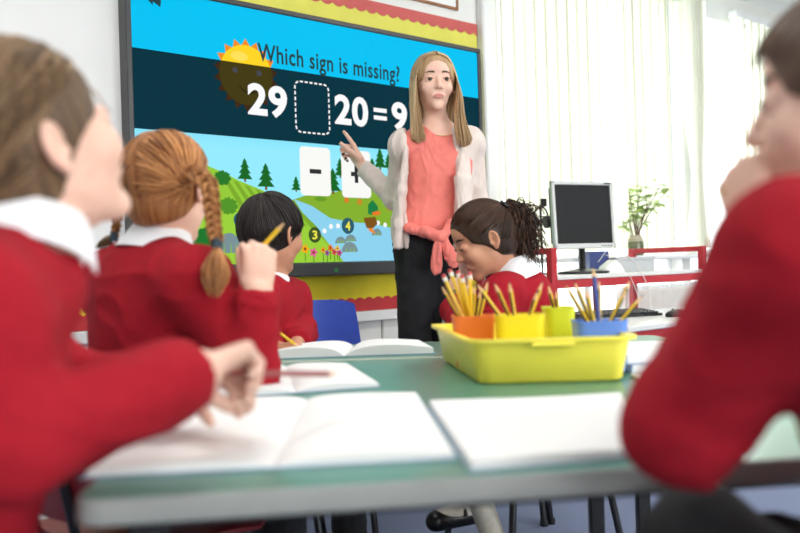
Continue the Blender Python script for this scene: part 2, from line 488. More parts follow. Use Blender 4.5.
m = MB(); wave_strip(m, sL, sRt, topb[2] + .004, topb[1], ZY - .003, .014, .062, -1); m.build('scalloped_border', M_redt, r)
# whiteboard left of the screen
wbx1 = on_wall(126, 150, WB - .03)[0]; wbz0 = on_wall(100, 275, WB - .03)[1]
r = thing('whiteboard', 'plain pale grey whiteboard with thin metal frame left of the screen', 'whiteboard', WALLM @ Matrix.Translation((wbx1 - .6, WB, wbz0)))
wbox(wbx1 - 1.2, wbx1, WB - .03, WB - .013, wbz0, 2.0).build('panel', M_board, r)
f = MB(WALLM); f.box(wbx1 - 1.22, wbx1 + .012, WB - .036, WB - .013, wbz0 - .012, wbz0); f.box(wbx1 - 1.22, wbx1 + .012, WB - .036, WB - .013, 2.0, 2.012)
f.box(wbx1, wbx1 + .012, WB - .036, WB - .013, wbz0, 2.0); f.box(wbx1 - 1.22, wbx1 - 1.2, WB - .036, WB - .013, wbz0, 2.0)
f.build('frame', M_alu, r)
# poster above the screen
pa = on_wall(350, -14, WB); pb = on_wall(457, 11, WB)
z0p = pb[1]
r = thing('framed_poster', 'white sheet in a thin brown frame above the red border', 'poster', WALLM @ Matrix.Translation(((pa[0] + pb[0]) / 2, WB, z0p)))
wbox(pa[0], pb[0] - .012, WB - .006, WB - .001, z0p + .012, z0p + .3).build('sheet', M_paper, r)
f = MB(WALLM); f.box(pa[0] - .012, pb[0], WB - .012, WB - .0005, z0p, z0p + .012); f.box(pa[0] - .012, pb[0], WB - .012, WB - .0005, z0p + .3, z0p + .312)
f.box(pb[0] - .012, pb[0], WB - .012, WB - .0005, z0p + .012, z0p + .3); f.box(pa[0] - .012, pa[0], WB - .012, WB - .0005, z0p + .012, z0p + .3)
f.build('frame', M_brown, r)

# ------------------------------------------------------------------ interactive display
tl = on_wall(133.5, 100)[0]; tr = on_wall(477.5, 60)[0]
zb_ = on_wall(350, 261.5)[1]; zt_ = on_wall(475, 52.5)[1]
disp = thing('interactive_display', 'large wall-mounted flat screen showing a sum over a cartoon landscape', 'screen', WALLM @ Matrix.Translation(((tl + tr) / 2, 0, zb_ - .06)))
f = MB(WALLM); bz = .022
f.box(tl - bz, tr + bz, -.004, .07, zt_, zt_ + bz, b=.004); f.box(tl - bz, tl, -.004, .07, zb_, zt_, b=.003); f.box(tr, tr + bz, -.004, .07, zb_, zt_, b=.003)
f.build('bezel', M_dgrey, disp)
wbox(tl - bz, tr + bz, -.012, .07, zb_ - .058, zb_, b=.006).build('lower_bar', M_dgrey, disp)
wbox(tl, tr, .004, .075, zb_, zt_).build('panel', glow('screen_sky', (150, 236, 255), 1.0, (0, 196, 246), zb_ + .45, zb_ + .72), disp)
GLAYER = [0]
def flat(name, polys, m, parent=disp, layer=None):
    """flat printed shapes on the display: polygons of (s, z)"""
    GLAYER[0] += 1
    y = .004 - .00012 * (GLAYER[0] if layer is None else layer)
    vs, fs = [], []
    for poly in polys:
        n = len(vs); vs += [wl(a, y, b) for a, b in poly]; fs.append(tuple(range(n, n + len(poly))))
    o = link(name, vs, fs, m, parent, smooth=False)
    return o
def clip(poly, axis, val, keep_gt):
    out = []
    for i in range(len(poly)):
        a, b = poly[i], poly[(i + 1) % len(poly)]
        ia = (a[axis] > val) == keep_gt; ib = (b[axis] > val) == keep_gt
        if ia: out.append(a)
        if ia != ib:
            t = (val - a[axis]) / (b[axis] - a[axis]); out.append((a[0] + t * (b[0] - a[0]), a[1] + t * (b[1] - a[1])))
    return out
def inscr(poly):
    for ax, v, k in ((0, tl, True), (0, tr, False), (1, zb_, True), (1, zt_, False)):
        if poly: poly = clip(poly, ax, v, k)
    return poly
def sp(px, py): return on_wall(px, py)
def circ(c, r, n=28, ry=None, a0=0):
    ry = ry or r
    return [(c[0] + r * math.cos(a0 + 2 * math.pi * i / n), c[1] + ry * math.sin(a0 + 2 * math.pi * i / n)) for i in range(n)]
def rrect(x0, x1, z0, z1, r, n=5):
    out = []
    for cx, cz, a in ((x1 - r, z1 - r, 0), (x0 + r, z1 - r, 90), (x0 + r, z0 + r, 180), (x1 - r, z0 + r, 270)):
        for i in range(n + 1):
            t = math.radians(a + 90 * i / n); out.append((cx + r * math.cos(t), cz + r * math.sin(t)))
    return out
G = {}
def gm(rgb, k=1.0):
    key = (rgb, k)
    if key not in G: G[key] = glow('screen_picture_%d' % len(G), rgb, k)
    return G[key]
# band
bt = sp(133.5, 45)[1]; bb = sp(133.5, 127)[1]
band_top = (bt + sp(478, 99.5)[1]) / 2; band_bot = (bb + sp(385, 150)[1]) / 2
# sun
sc = sp(247, 75); sr = (sp(274, 75)[0] - sp(221, 71)[0]) / 2
rays = []
for i in range(36):
    rr = sr * (1.22 if i % 2 == 0 else .98); a = math.radians(90 + i * 10)
    rays.append((sc[0] + rr * math.cos(a), sc[1] + rr * math.sin(a)))
flat('sun_rays', [rays], gm((242, 140, 38)))
flat('sun_disc', [circ(sc, sr, 40)], gm((255, 214, 36)))
flat('sun_shine', [circ((sc[0] - sr * .25, sc[1] + sr * .6), sr * .32, 16, sr * .16)], gm((255, 226, 90)))
flat('band', [[(tl, band_bot), (tr, band_bot), (tr, band_top), (tl, band_top)]], gm((0, 50, 64)))
flat('sun_rays', [clip(rays, 1, band_top, False)], gm((62, 38, 14)))
flat('sun_disc', [clip(circ(sc, sr, 40), 1, band_top, False)], gm((66, 58, 12)))
for q in (-.42, .48):
    flat('sun_eye', [circ((sc[0] + q * sr, sc[1] + .12 * sr), sr * .1, 12)], gm((70, 70, 80)))
arc = [(sc[0] + .1 * sr + .42 * sr * math.cos(t), sc[1] - .25 * sr + .36 * sr * math.sin(t)) for t in np.linspace(math.radians(195), math.radians(345), 14)]
sm = [(a, b) for a, b in arc] + [(a, b + .006) for a, b in arc[::-1]]
flat('sun_smile', [sm], gm((34, 28, 10)))
# lettering
def text(name, body, m, x0, x1, z0, z1, offset=0.0, words=False, parent=disp):
    cu = bpy.data.curves.new('t', 'FONT'); cu.body = body; cu.offset = offset; cu.size = 1.0; cu.resolution_u = 4
    cu.space_character = 1.06
    o = bpy.data.objects.new('t', cu); COL.objects.link(o)
    dg = bpy.context.evaluated_depsgraph_get()
    me = bpy.data.meshes.new_from_object(o.evaluated_get(dg))
    vs = np.array([v.co[:] for v in me.vertices]); fs = [tuple(p.vertices) for p in me.polygons]
    bpy.data.objects.remove(o); bpy.data.curves.remove(cu); bpy.data.meshes.remove(me)
    lo, hi = vs.min(0), vs.max(0)
    GLAYER[0] += 1
    y = .004 - .00012 * GLAYER[0]
    out = [wl(x0 + (v[0] - lo[0]) / (hi[0] - lo[0]) * (x1 - x0), y, z0 + (v[1] - lo[1]) / (hi[1] - lo[1]) * (z1 - z0)) for v in vs]
    if not words: return link(name, out, fs, m, parent, smooth=False)
    # one object per letter: group faces by connected glyph columns (dots stay with their stems)
    xs = vs[:, 0]; spans = sorted((min(xs[i] for i in f), max(xs[i] for i in f), k) for k, f in enumerate(fs))
    cur = []; end = -1e9; groups = []
    for a, b, k in spans:
        if a > end + 1e-4 and cur: groups.append(cur); cur = []
        cur.append(k); end = max(end, b)
    groups.append(cur)
    out = np.array(out)
    for g in groups:
        ids = sorted({i for k in g for i in fs[k]}); mp = {i: j for j, i in enumerate(ids)}
        link('letter', out[ids], [tuple(mp[i] for i in fs[k]) for k in g], m, parent, smooth=False)
white_g = gm((252, 252, 252)); dark_g = gm((38, 66, 72))
t0 = sp(258, 56); t1 = sp(400, 75)
q0 = sp(399, 82)[1]; q1 = sp(262, 43)[1]
q1 = (sp(262, 42.5)[1] + sp(397, 66)[1]) / 2; q0 = (sp(325, 77)[1] + sp(385, 84)[1]) / 2
text('question_text', 'Which sign is missing?', dark_g, t0[0], t1[0], q0, q1, .018, words=True)
n_t = sp(268, 84.5)[1]; n_b = sp(268, 117)[1]
text('number', '29', white_g, sp(248, 100)[0], sp(287.5, 100)[0], n_b, n_t, .034)
text('number', '20', white_g, sp(335, 110)[0], sp(368.5, 110)[0], n_b, n_t, .034)
text('number', '9', white_g, sp(392, 115)[0], sp(407.5, 115)[0], n_b, n_t, .034)
e0, e1 = sp(374, 112), sp(387, 112); nh = n_t - n_b
for q in (.3, .56): flat('equals_bar', [[(e0[0], n_b + nh * q), (e1[0], n_b + nh * q), (e1[0], n_b + nh * (q + .14)), (e0[0], n_b + nh * (q + .14))]], white_g)
# dashed answer box
bx0, bx1 = sp(295.5, 105)[0], sp(329, 105)[0]; bz1 = sp(312, 83)[1]; bz0 = sp(312, 133)[1]
outl = rrect(bx0, bx1, bz0, bz1, .025, 6); outl.append(outl[0])
pl = [0.0]
for i in range(len(outl) - 1): pl.append(pl[-1] + math.dist(outl[i], outl[i + 1]))
def along(d):
    for i in range(len(outl) - 1):
        if d <= pl[i + 1]:
            t = (d - pl[i]) / max(1e-9, pl[i + 1] - pl[i]); a, b = outl[i], outl[i + 1]
            return (a[0] + t * (b[0] - a[0]), a[1] + t * (b[1] - a[1])), nz((b[0] - a[0], b[1] - a[1]))
    return outl[-1], (0, 1)
nd = 30
for i in range(nd):
    d0 = pl[-1] * i / nd; d1 = d0 + pl[-1] / nd * .62; qa, qb = [], []
    for k in range(4):
        p, t = along(d0 + (d1 - d0) * k / 3); qa.append((p[0] - t[1] * .0035, p[1] + t[0] * .0035)); qb.append((p[0] + t[1] * .0035, p[1] - t[0] * .0035))
    flat('dash', [qa + qb[::-1]], white_g, layer=30)
GLAYER[0] = 31
# landscape
hillA = [sp(222, 232 - 60), sp(240, 181), sp(262, 190), sp(285, 204), sp(300, 216), sp(316, 232), sp(335, 250), sp(344, 262), sp(300, 268), sp(200, 268), sp(133, 268), sp(133, 160), sp(160, 150), sp(195, 160)]
hillB = [sp(292, 200), sp(310, 194), sp(335, 192), sp(360, 186), sp(400, 172), sp(440, 165), sp(478, 160), sp(478, 262), sp(330, 262), sp(300, 230)]
river = [sp(294, 199), sp(312, 206), sp(330, 218), sp(350, 222), sp(375, 224), sp(400, 230), sp(440, 236), sp(478, 240), sp(478, 264), sp(340, 264), sp(330, 245), sp(316, 228), sp(302, 212)]
flat('hill', [inscr(hillB)], gm((134, 178, 48)))
flat('river', [inscr(river)], gm((142, 212, 240)))
flat('hill', [inscr(hillA)], gm((150, 204, 58)))
for k in range(7):
    x = 222 + k * 11
    st = [sp(x, 176 + k * 4.2), sp(x + 5, 178 + k * 4.2), sp(x + 30, 216 + k * 2), sp(x + 23, 216 + k * 2)]
    flat('hill_stripe', [inscr(st)], gm((124, 172, 44)), layer=GLAYER[0] + 1)
GLAYER[0] += 1
flat('hill_front', [inscr([sp(133, 205), sp(190, 205), sp(222, 212), sp(262, 214), sp(290, 218), sp(312, 232), sp(330, 248), sp(344, 266), sp(133, 268)])], gm((156, 210, 60)))
def fir(px, py, h, w):
    b = sp(px, py); t = sp(px, py - h); hh = t[1] - b[1]; ww = w / h * hh
    flat('tree_trunk', [[(b[0] - ww * .07, b[1]), (b[0] + ww * .07, b[1]), (b[0] + ww * .07, b[1] + hh * .2), (b[0] - ww * .07, b[1] + hh * .2)]], gm((120, 84, 40)))
    pts = []
    lv = [(.5, .12), (.22, .36), (.4, .36), (.16, .6), (.3, .6), (.1, .8), (.18, .78), (0, 1.0)]
    for x, z in lv: pts.append((b[0] + x * ww, b[1] + z * hh))
    for x, z in lv[::-1][1:]: pts.append((b[0] - x * ww, b[1] + z * hh))
    flat('fir_tree', [inscr(pts)], gm((24, 104, 36)))
fir(245, 182, 24, 17); fir(266, 190, 27, 20); fir(333, 194, 26, 20); fir(340, 178, 20, 14); fir(380, 170, 22, 16); fir(296, 192, 16, 12); fir(372, 172, 14, 12); fir(388, 170, 16, 12)
fir(137, 176, 26, 20)
def leafball(c, r, rgb, squash=.8, n=36, amp=.12, name='bush'):
    pts = []
    for i in range(n):
        a = 2 * math.pi * i / n; rr = r * (1 + amp * math.sin(i * 2.4) + amp * .5 * math.sin(i * 5.1))
        pts.append((c[0] + rr * math.cos(a), c[1] + rr * squash * math.sin(a)))
    p = inscr(pts)
    if len(p) > 2: flat(name, [p], gm(rgb))
leafball(sp(228, 206), .04, (82, 150, 40)); leafball(sp(222, 178), .035, (40, 120, 40)); leafball(sp(320, 199), .03, (104, 156, 40), .35)
leafball(sp(205, 246), .062, (30, 118, 44), 1.1, amp=.05); leafball(sp(142, 240), .06, (60, 140, 44)); leafball(sp(135, 150), .05, (30, 110, 40))
def stone(px, py, w, h):
    c = sp(px, py); e = sp(px + w / 2, py)[0] - c[0]; hz = h / 2 * (e / (w / 2)) * .9
    flat('stone', [inscr([(c[0] + e * math.cos(t), c[1] - hz + 2 * hz * math.sin(t)) for t in np.linspace(0, math.pi, 14)])], gm((122, 146, 152)))
    for q in (-.4, .1, .5):
        flat('grass_tuft', [[(c[0] + q * e - .004, c[1] - hz), (c[0] + q * e + .004, c[1] - hz), (c[0] + q * e + .006 * q, c[1] + hz * .2)]], gm((134, 190, 70)))
stone(229, 243, 26, 20); stone(340, 240, 11, 6); stone(350, 238, 11, 6); stone(349, 247, 16, 9); stone(376, 232, 10, 6)
def badge(px, py, ch, rr=6.2):
    c = sp(px, py); r_ = sp(px + rr, py)[0] - c[0]
    flat('step_badge', [circ(c, r_, 24, r_ * 1.05)], gm((62, 84, 40) if ch == '3' else (44, 92, 110)))
    text('step_number', ch, gm((238, 232, 80)), c[0] - r_ * .4, c[0] + r_ * .4, c[1] - r_ * .6, c[1] + r_ * .6, .03)
badge(314, 235, '3'); badge(347, 226, '4'); badge(239, 220, '2')
for px, py in ((323.5, 231), (330, 226.5), (337, 226), (377, 223), (384, 225)):
    c = sp(px, py); flat('step_dot', [circ(c, .0105, 14)], white_g)
cols = [(244, 170, 30), (226, 92, 150), (244, 150, 40), (150, 70, 160), (236, 110, 40), (220, 60, 90), (240, 200, 60), (190, 60, 140)]
for i, (px, py, rr) in enumerate(((304, 249, 3.4), (312.5, 252.5, 3.4), (322, 250, 2.2), (326, 253, 2.2), (329, 248, 2.4), (333, 252, 2.4), (336, 248.5, 2.2), (338, 253, 2.4))):
    c = sp(px, py); e = sp(px + rr, py)[0] - c[0]
    flat('flower_stem', [[(c[0] - .002, c[1] - .05), (c[0] + .002, c[1] - .05), (c[0] + .002, c[1]), (c[0] - .002, c[1])]], gm((60, 130, 40)))
    pts = [(c[0] + e * (1 + .28 * math.cos(5 * t)) * math.cos(t), c[1] + e * (1 + .28 * math.cos(5 * t)) * math.sin(t)) for t in np.linspace(0, 2 * math.pi, 31)[:-1]]
    flat('flower', [pts], gm(cols[i])); flat('flower_eye', [circ(c, e * .38, 10)], gm((130, 70, 30)))
# a little bird wading in the painted stream
hd = sp(371.5, 208)
flat('bird_body', [[sp(362, 218), sp(374, 217), sp(376, 224), sp(371, 229), sp(365, 228)]], gm((128, 84, 28)))
flat('bird_head', [[sp(366.5, 214), sp(366.5, 205), sp(371, 200), sp(376, 206), sp(377, 212), sp(373, 216)]], gm((28, 128, 66)))
flat('bird_bill', [[sp(370, 213), sp(375, 211), sp(379.5, 212), sp(378, 215), sp(372, 216)]], gm((232, 124, 40)))
flat('bird_feet', [[sp(366, 229), sp(371, 228), sp(374, 234), sp(369, 232)]], gm((240, 140, 60)))
for px, py, c_ in ((388, 208, (214, 120, 40)), (358, 202, (200, 140, 40)), (345, 200, (214, 130, 40))):
    leafball(sp(px, py), .014, c_, 1.0, 16, .1, 'leaf')
# answer cards
def card(px0, px1, py0, py1, sign):
    pc = ((px0 + px1) / 2, (py0 + py1) / 2); x0, x1 = sp(px0, pc[1])[0], sp(px1, pc[1])[0]; z1, z0 = sp(pc[0], py0)[1], sp(pc[0], py1)[1]
    flat('answer_card', [rrect(x0, x1, z0, z1, .018)], gm((250, 250, 246)))
    cx, cz = (x0 + x1) / 2, (z0 + z1) / 2; a, b = .029, .0095
    if sign == '-': flat('minus_sign', [[(cx - a, cz - b), (cx + a, cz - b), (cx + a, cz + b), (cx - a, cz + b)]], gm((46, 48, 50)))
    else:
        flat('plus_sign', [[(cx - a, cz - b), (cx - b, cz - b), (cx - b, cz - a * 1.3), (cx + b, cz - a * 1.3), (cx + b, cz - b), (cx + a, cz - b), (cx + a, cz + b), (cx + b, cz + b), (cx + b, cz + a * 1.3), (cx - b, cz + a * 1.3), (cx - b, cz + b), (cx - a, cz + b)]], gm((46, 48, 50)))
card(298.5, 329, 147.5, 196, '-'); card(340, 369, 151, 198, '+')
# back arrow at the top, brand mark on the bar
ac = sp(152, 3)
flat('back_arrow', [inscr([(ac[0] - .03, ac[1] + .012), (ac[0] - .002, ac[1] + .035), (ac[0] - .002, ac[1] + .02), (ac[0] + .03, ac[1] + .012), (ac[0] + .026, ac[1] - .014), (ac[0] - .002, ac[1] + .002), (ac[0] - .002, ac[1] - .012)])], dark_g)
bm_ = sp(334.5, 270)
ring = circ(bm_, .008, 16); inn = circ(bm_, .005, 16)
vs = [wl(a, -.0132, b) for a, b in ring + inn]; fs = [(i, (i + 1) % 16, 16 + (i + 1) % 16, 16 + i) for i in range(16)]
link('power_mark', vs, fs, gm((40, 170, 80)), disp, smooth=False)

# ------------------------------------------------------------------ more materials
M_redmetal = mat('red_tube_steel', (176, 32, 44), 0.4, 0.05, 40)
M_desk = mat('pale_grey_laminate', (214, 214, 212), 0.35, 0.03, 10)
M_silver = mat('silver_plastic', (206, 208, 206), 0.35, 0.03, 30, metal=0.25)
M_lcd = mat('unlit_lcd_panel', (38, 39, 40), 0.55, 0.04, 8, spec=.15)
M_blue = mat('blue_polypropylene', (44, 74, 176), 0.42, 0.05, 20, 0.1, 400)
M_bluebox = mat('navy_card', (34, 54, 120), 0.5, 0.05)
M_greyplastic = mat('grey_polypropylene', (96, 92, 92), 0.45, 0.05, 20, 0.1, 400)
M_redplastic = mat('red_polypropylene', (120, 22, 30), 0.45, 0.05, 20, 0.1, 400)
M_chrome = mat('dark_steel_tube', (52, 52, 56), 0.35, 0.05, 40, metal=0.6)
M_traymat = mat('yellow_tray_plastic', (250, 234, 84), 0.35, 0.03, 10, 0.05, 300)
M_leaf = mat('plant_leaf', (150, 190, 84), 0.45, 0.2, 30, rgb2=(196, 216, 128))
M_stem = mat('plant_stem', (112, 84, 72), 0.7, 0.15, 60)
M_cloud = mat('smoky_glass_jar', (66, 78, 52), 0.2, 0.3, 30, rgb2=(120, 120, 92))
M_neckjar = mat('stoneware_rim', (176, 168, 146), 0.5, 0.1)
M_cable = mat('pale_cable', (216, 214, 206), 0.5)

# ------------------------------------------------------------------ computer desk with red frame
sA, sB = 1.62, 2.82; yF, yB = -.57, WB - .215
ZS = .779
desk = thing('computer_desk', 'red steel framed computer desk with raised monitor shelf under window', 'desk', WALLM @ Matrix.Translation(((sA + sB) / 2, -.3, 0)))
for s in (sA, sB):
    wbox(s - .018, s + .018, yF - .018, yF + .018, 0, .90, b=.004).build('post', M_redmetal, desk)
    wbox(s - .018, s + .018, yB - .036, yB, 0, .90, b=.004).build('post', M_redmetal, desk)
    wbox(s - .014, s + .014, yF + .018, yB - .036, .872, .900, b=.003).build('side_rail', M_redmetal, desk)
    wbox(s - .014, s + .014, yF + .018, yB - .036, .12, .15, b=.003).build('side_rail', M_redmetal, desk)
wbox(sA + .018, sB - .018, yF - .012, yF + .012, ZS - .055, ZS - .018, b=.003).build('front_rail', M_redmetal, desk)
wbox(sA + .018, sB - .018, yB - .03, yB - .006, ZS - .055, ZS - .018, b=.003).build('back_rail', M_redmetal, desk)
wbox(sA + .0185, sB - .0185, yF - .016, yB - .002, ZS - .018, ZS, b=.003).build('shelf', M_desk, desk)
for s in (2.2,): wbox(s - .012, s + .012, yF + .2, yF + .225, .0, ZS - .018, b=.003).build('support', M_redmetal, desk)
# lower keyboard table in front
k0, k1, ky0, ky1, KZ = 1.36, 2.72, -1.13, -.60, .60
kt = thing('keyboard_table', 'low pale grey topped table with red legs holding keyboard and mouse', 'table', WALLM @ Matrix.Translation(((k0 + k1) / 2, (ky0 + ky1) / 2, 0)))
wbox(k0, k1, ky0, ky1, KZ - .022, KZ, b=.004).build('tabletop', M_desk, kt)
for s in (k0 + .03, k1 - .03):
    for y in (ky0 + .03, ky1 - .03): wbox(s - .015, s + .015, y - .015, y + .015, 0, KZ - .022, b=.003).build('leg', M_redmetal, kt)
for y in (ky0 + .03, ky1 - .03): wbox(k0 + .045, k1 - .045, y - .01, y + .01, KZ - .06, KZ - .022, b=.002).build('apron', M_redmetal, kt)
for i in range(7): wbox(1.75 + i * .13, 1.76 + i * .13, ky1 - .06, ky1 - .05, .12, KZ - .0605).build('tray_runner', M_chrome, kt)
for z in (.2, .34, .48): wbox(k0 + .045, k1 - .045, ky1 - .048, ky1 - .042, z, z + .012).build('shelf_rail', M_redmetal, kt)

# monitor
mc = at(583, 215, 4.0); mM = Matrix.Translation(Vector(mc.tolist())) @ Matrix.Rotation(math.radians(25), 4, 'Z') @ Matrix.Rotation(math.radians(-3), 4, 'X')
mon = thing('computer_monitor', 'silver framed flat monitor with blank dark screen', 'monitor', Matrix.Translation(Vector((mc[0], mc[1], ZS))))
mw, mh = .178, .160
b = MB(mM); e = .017
b.box(-mw, mw, -.012, .012, mh - e, mh, b=.003); b.box(-mw, mw, -.012, .012, -mh, -mh + e * 1.4, b=.003); b.box(-mw, -mw + e, -.012, .012, -mh, mh, b=.003); b.box(mw - e, mw, -.012, .012, -mh, mh, b=.003)
b.build('bezel', M_silver, mon)
MB(mM).box(-mw + e - .002, mw - e + .002, -.006, .010, -mh + e, mh - e + .002).build('screen_panel', M_lcd, mon)
MB(mM).box(-mw + .01, mw - .01, .012, .045, -mh + .02, mh - .02, b=.012).build('back_shell', M_black, mon)
for i in range(4): MB(mM).box(.09 + i * .017, .098 + i * .017, -.0135, -.0115, -mh + .009, -mh + .014).build('button', M_dgrey, mon)
MB(mM).box(.125, .165, -.0126, -.0118, mh - .012, mh - .006).build('badge', M_dgrey, mon)
nk = MB(); nb = mc + V(-.0, .055, 0)
nk.tube([V(nb[0], nb[1], ZS + .02), V(nb[0], nb[1], mc[2] - .05)], [.035, .028], 12, flat=.5); nk.build('neck', M_black, mon, 40)
bs = MB(); bs.lathe([(.11, 0), (.12, .004), (.118, .012), (.05, .022), (.03, .026)], V(nb[0], nb[1] - .03, ZS), 28, power=3, sx=1.0, sy=.8, rot=math.radians(25)); bs.build('base', M_black, mon, 40)
# boxes and cables on the shelf
def crate(name, label, cat, px0, px1, py0, D, dep, m, z0=ZS, lid=True):
    a = at(px0, 260, D); b_ = at(px1, 260, D); w = b_[0] - a[0]; top = at((px0 + px1) / 2, py0, D)[2]
    MM = Matrix.Translation((float(a[0]), D, 0)) @ Matrix.Rotation(math.radians(14), 4, 'Z')
    r = thing(name, label, cat, MM @ Matrix.Translation((w / 2, dep / 2, z0)))
    MB(MM).box(0, w, 0, dep, z0 + .0005, top - (.014 if lid else 0), b=.002).build('box_body', m, r)
    if lid: MB(MM).box(-.003, w + .003, -.003, dep + .003, top - .014, top, b=.002).build('lid', m, r)
    return r
crate('storage_box', 'low pale grey lidded box on the monitor shelf', 'box', 617, 659, 257, 4.27, .16, mat('pale_grey_card', (178, 181, 184), .6))
crate('storage_box', 'small navy blue box behind the monitor stand', 'box', 590, 611, 251, 4.32, .09, M_bluebox, lid=False)
# paper wedge
pw = at(604, 262, 4.12)
m = MB(Matrix.Translation((float(pw[0]), 4.12, ZS)) @ Matrix.Rotation(math.radians(20), 4, 'Z')); m.prism([(0, 0), (.12, 0), (.10, .035), (.07, .062), (.02, .03)], (0, 0, .0005), (1, 0, 0), (0, 0, 1), (0, .07, 0))
tag(m.build('paper_bundle', M_paper), 'folded bundle of white paper beside the navy box', 'paper')
c1 = [at(598, 262, 4.03) * 1.0, at(612, 247, 4.02), at(630, 258, 4.02), at(641, 272, 3.96), at(648, 288, 3.9), at(652, 310, 3.7)]
c1[-1][2] = KZ + .01
m = MB(); m.tube(catmull(c1, 8), .0022, 6); tag(m.build('monitor_cable', M_cable, None, 60), 'thin pale cable looping from the shelf to the keyboard table', 'cable')
c2 = [at(606, 255, 4.0), at(622, 262, 3.98), at(636, 290, 3.85), at(640, 308, 3.7)]
m = MB(); m.tube(catmull(c2, 8), .002, 6); tag(m.build('monitor_cable', M_cable, None, 60), 'thin pale cable hanging straight beside the looped one', 'cable')
# headphones hung on a small stand behind the monitor
hp = at(541, 222, 4.12)
r = thing('headphones', 'black headphones hung on a grey stand left of the monitor', 'headphones', (hp[0], hp[1], ZS))
m = MB(); arc_ = [hp + V(.035 * math.cos(t), 0, .055 * math.sin(t) + .02) for t in np.linspace(0, math.pi, 14)]; m.tube(arc_, .005, 8); m.build('headband', M_black, r, 60)
for q in (-1, 1):
    m = MB(); m.lathe([(.012, -.012), (.03, -.012), (.033, 0), (.03, .012), (.01, .014)], hp + V(q * .03, 0, 0), 16, axis=(1, .3, .1)); m.build('ear_cup', M_black, r, 40)
m = MB(); m.tube([V(hp[0], hp[1], ZS + .005), hp + V(0, 0, .085)], .006, 8); m.lathe([(.05, 0), (.05, .006), (.01, .01)], V(hp[0], hp[1], ZS), 20); m.build('stand', M_dgrey, r, 40)
MB().box(hp[0] + .0, hp[0] + .03, hp[1] - .01, hp[1] + .0, hp[2] + .075, hp[2] + .115, b=.002).build('hanger', M_dgrey, r)
# keyboard + mouse
kc = on_plane(612, 314, KZ + .012); kM = Matrix.Translation((float(kc[0]), float(kc[1]), KZ)) @ Matrix.Rotation(math.radians(20), 4, 'Z')
kb = thing('keyboard', 'black computer keyboard on the low grey table', 'keyboard', kM)
m = MB(kM); m.prism([(-.075, 0), (.075, 0), (.075, .02), (-.075, .01)], (-.2, 0, .0005), (0, 1, 0), (0, 0, 1), (.4, 0, 0)); m.build('case', M_black, kb)
keyb = None
for rr in range(6):
    for cc in range(20):
        z = .0115 + (rr + .5) * .0017
        o = MB(kM).box(-.19 + cc * .019, -.174 + cc * .019, -.066 + rr * .022, -.048 + rr * .022, z, z + .007, b=.002) if keyb is None else None
        if o is not None:
            keyb = o.build('key', M_dgrey, kb); k00 = (rr, cc)
        else:
            c = keyb.copy(); COL.objects.link(c); c.parent = kb; c.location = (cc * .019, rr * .022, rr * .0017)
ms = on_plane(678, 313, KZ + .015)
S_mouse = None
MOUSE_AT = ms

# window plant in a stoneware jar
vp = at(636, 256, 4.66); vz = .862
vp = wl(*(lambda q: (q[0], WB - .12, 0))(on_wall(636, 250, WB - .12)))
r = thing('potted_plant', 'leafy green cutting in a brown glazed jar on the window sill', 'plant', (vp[0], vp[1], vz))
m = MB(); m.lathe([(.038, 0), (.045, .004), (.047, .03), (.046, .075), (.044, .082)], V(vp[0], vp[1], vz), 24); m.build('jar', M_cloud, r, 40)
m = MB(); m.lathe([(.0445, .0825), (.043, .10), (.034, .108), (.036, .116), (.036, .12)], V(vp[0], vp[1], vz), 24); m.build('jar_neck', M_neckjar, r, 40)
rnd = random.Random(5)
tips = []
pxm = 4.7 / FPX
for (tx, ty, mid) in ((629, 190, (-.5, .5)), (642, 183, (.2, .5)), (654, 190, (.35, .35)), (661, 184, (.5, .4)), (634, 205, (-.1, .5)), (668, 188, (.6, .4)), (626, 228, (-.7, .3)), (648, 205, (.2, .5))):
    top = at(tx, ty, vp[1] + rnd.uniform(-.06, .06)); b0_ = V(vp[0] + rnd.uniform(-.015, .015), vp[1], vz + .08)
    midp = b0_ * .5 + top * .5 + V(-.02 if tx > 640 else .0, 0, -.01)
    if ty > 220: midp = b0_ * .4 + top * .6 + V(0, 0, .07)
    pth = catmull([b0_, midp, top], 6)
    m = MB(); m.tube(pth, list(np.linspace(.0045, .0018, len(pth))), 6); m.build('stem', M_stem, r, 60)
    tips.append((pth, top))
def leaf_mesh(p, d, up, L, W):
    d = nz(d); sd = nz(np.cross(d, up)); n = np.cross(sd, d)
    prof = [(0, 0), (.2, .5), (.45, .95), (.65, 1), (.85, .6), (1, 0)]
    vs, fs = [], []
    for i, (t, w) in enumerate(prof):
        c = p + d * L * t + n * (-.25 * L * t * t)
        vs += [c - sd * W * w * .5 + n * .12 * W * w, c, c + sd * W * w * .5 + n * .12 * W * w]
    for i in range(len(prof) - 1):
        a = i * 3; fs += [(a, a + 1, a + 4, a + 3), (a + 1, a + 2, a + 5, a + 4)]
    return vs, fs
for pth, top in tips:
    k = len(pth)
    for i in range(9):
        p = pth[min(k - 1, k - 1 - int(rnd.random() * k * .45))] + V(*[rnd.uniform(-.01, .01) for _ in range(3)])
        a = rnd.uniform(0, 2 * math.pi)
        d = V(math.cos(a), math.sin(a), rnd.uniform(-.2, .5))
        vs, fs = leaf_mesh(p, d, V(0, 0, 1), rnd.uniform(.06, .095), rnd.uniform(.036, .058))
        link('leaf', vs, fs, M_leaf, r)

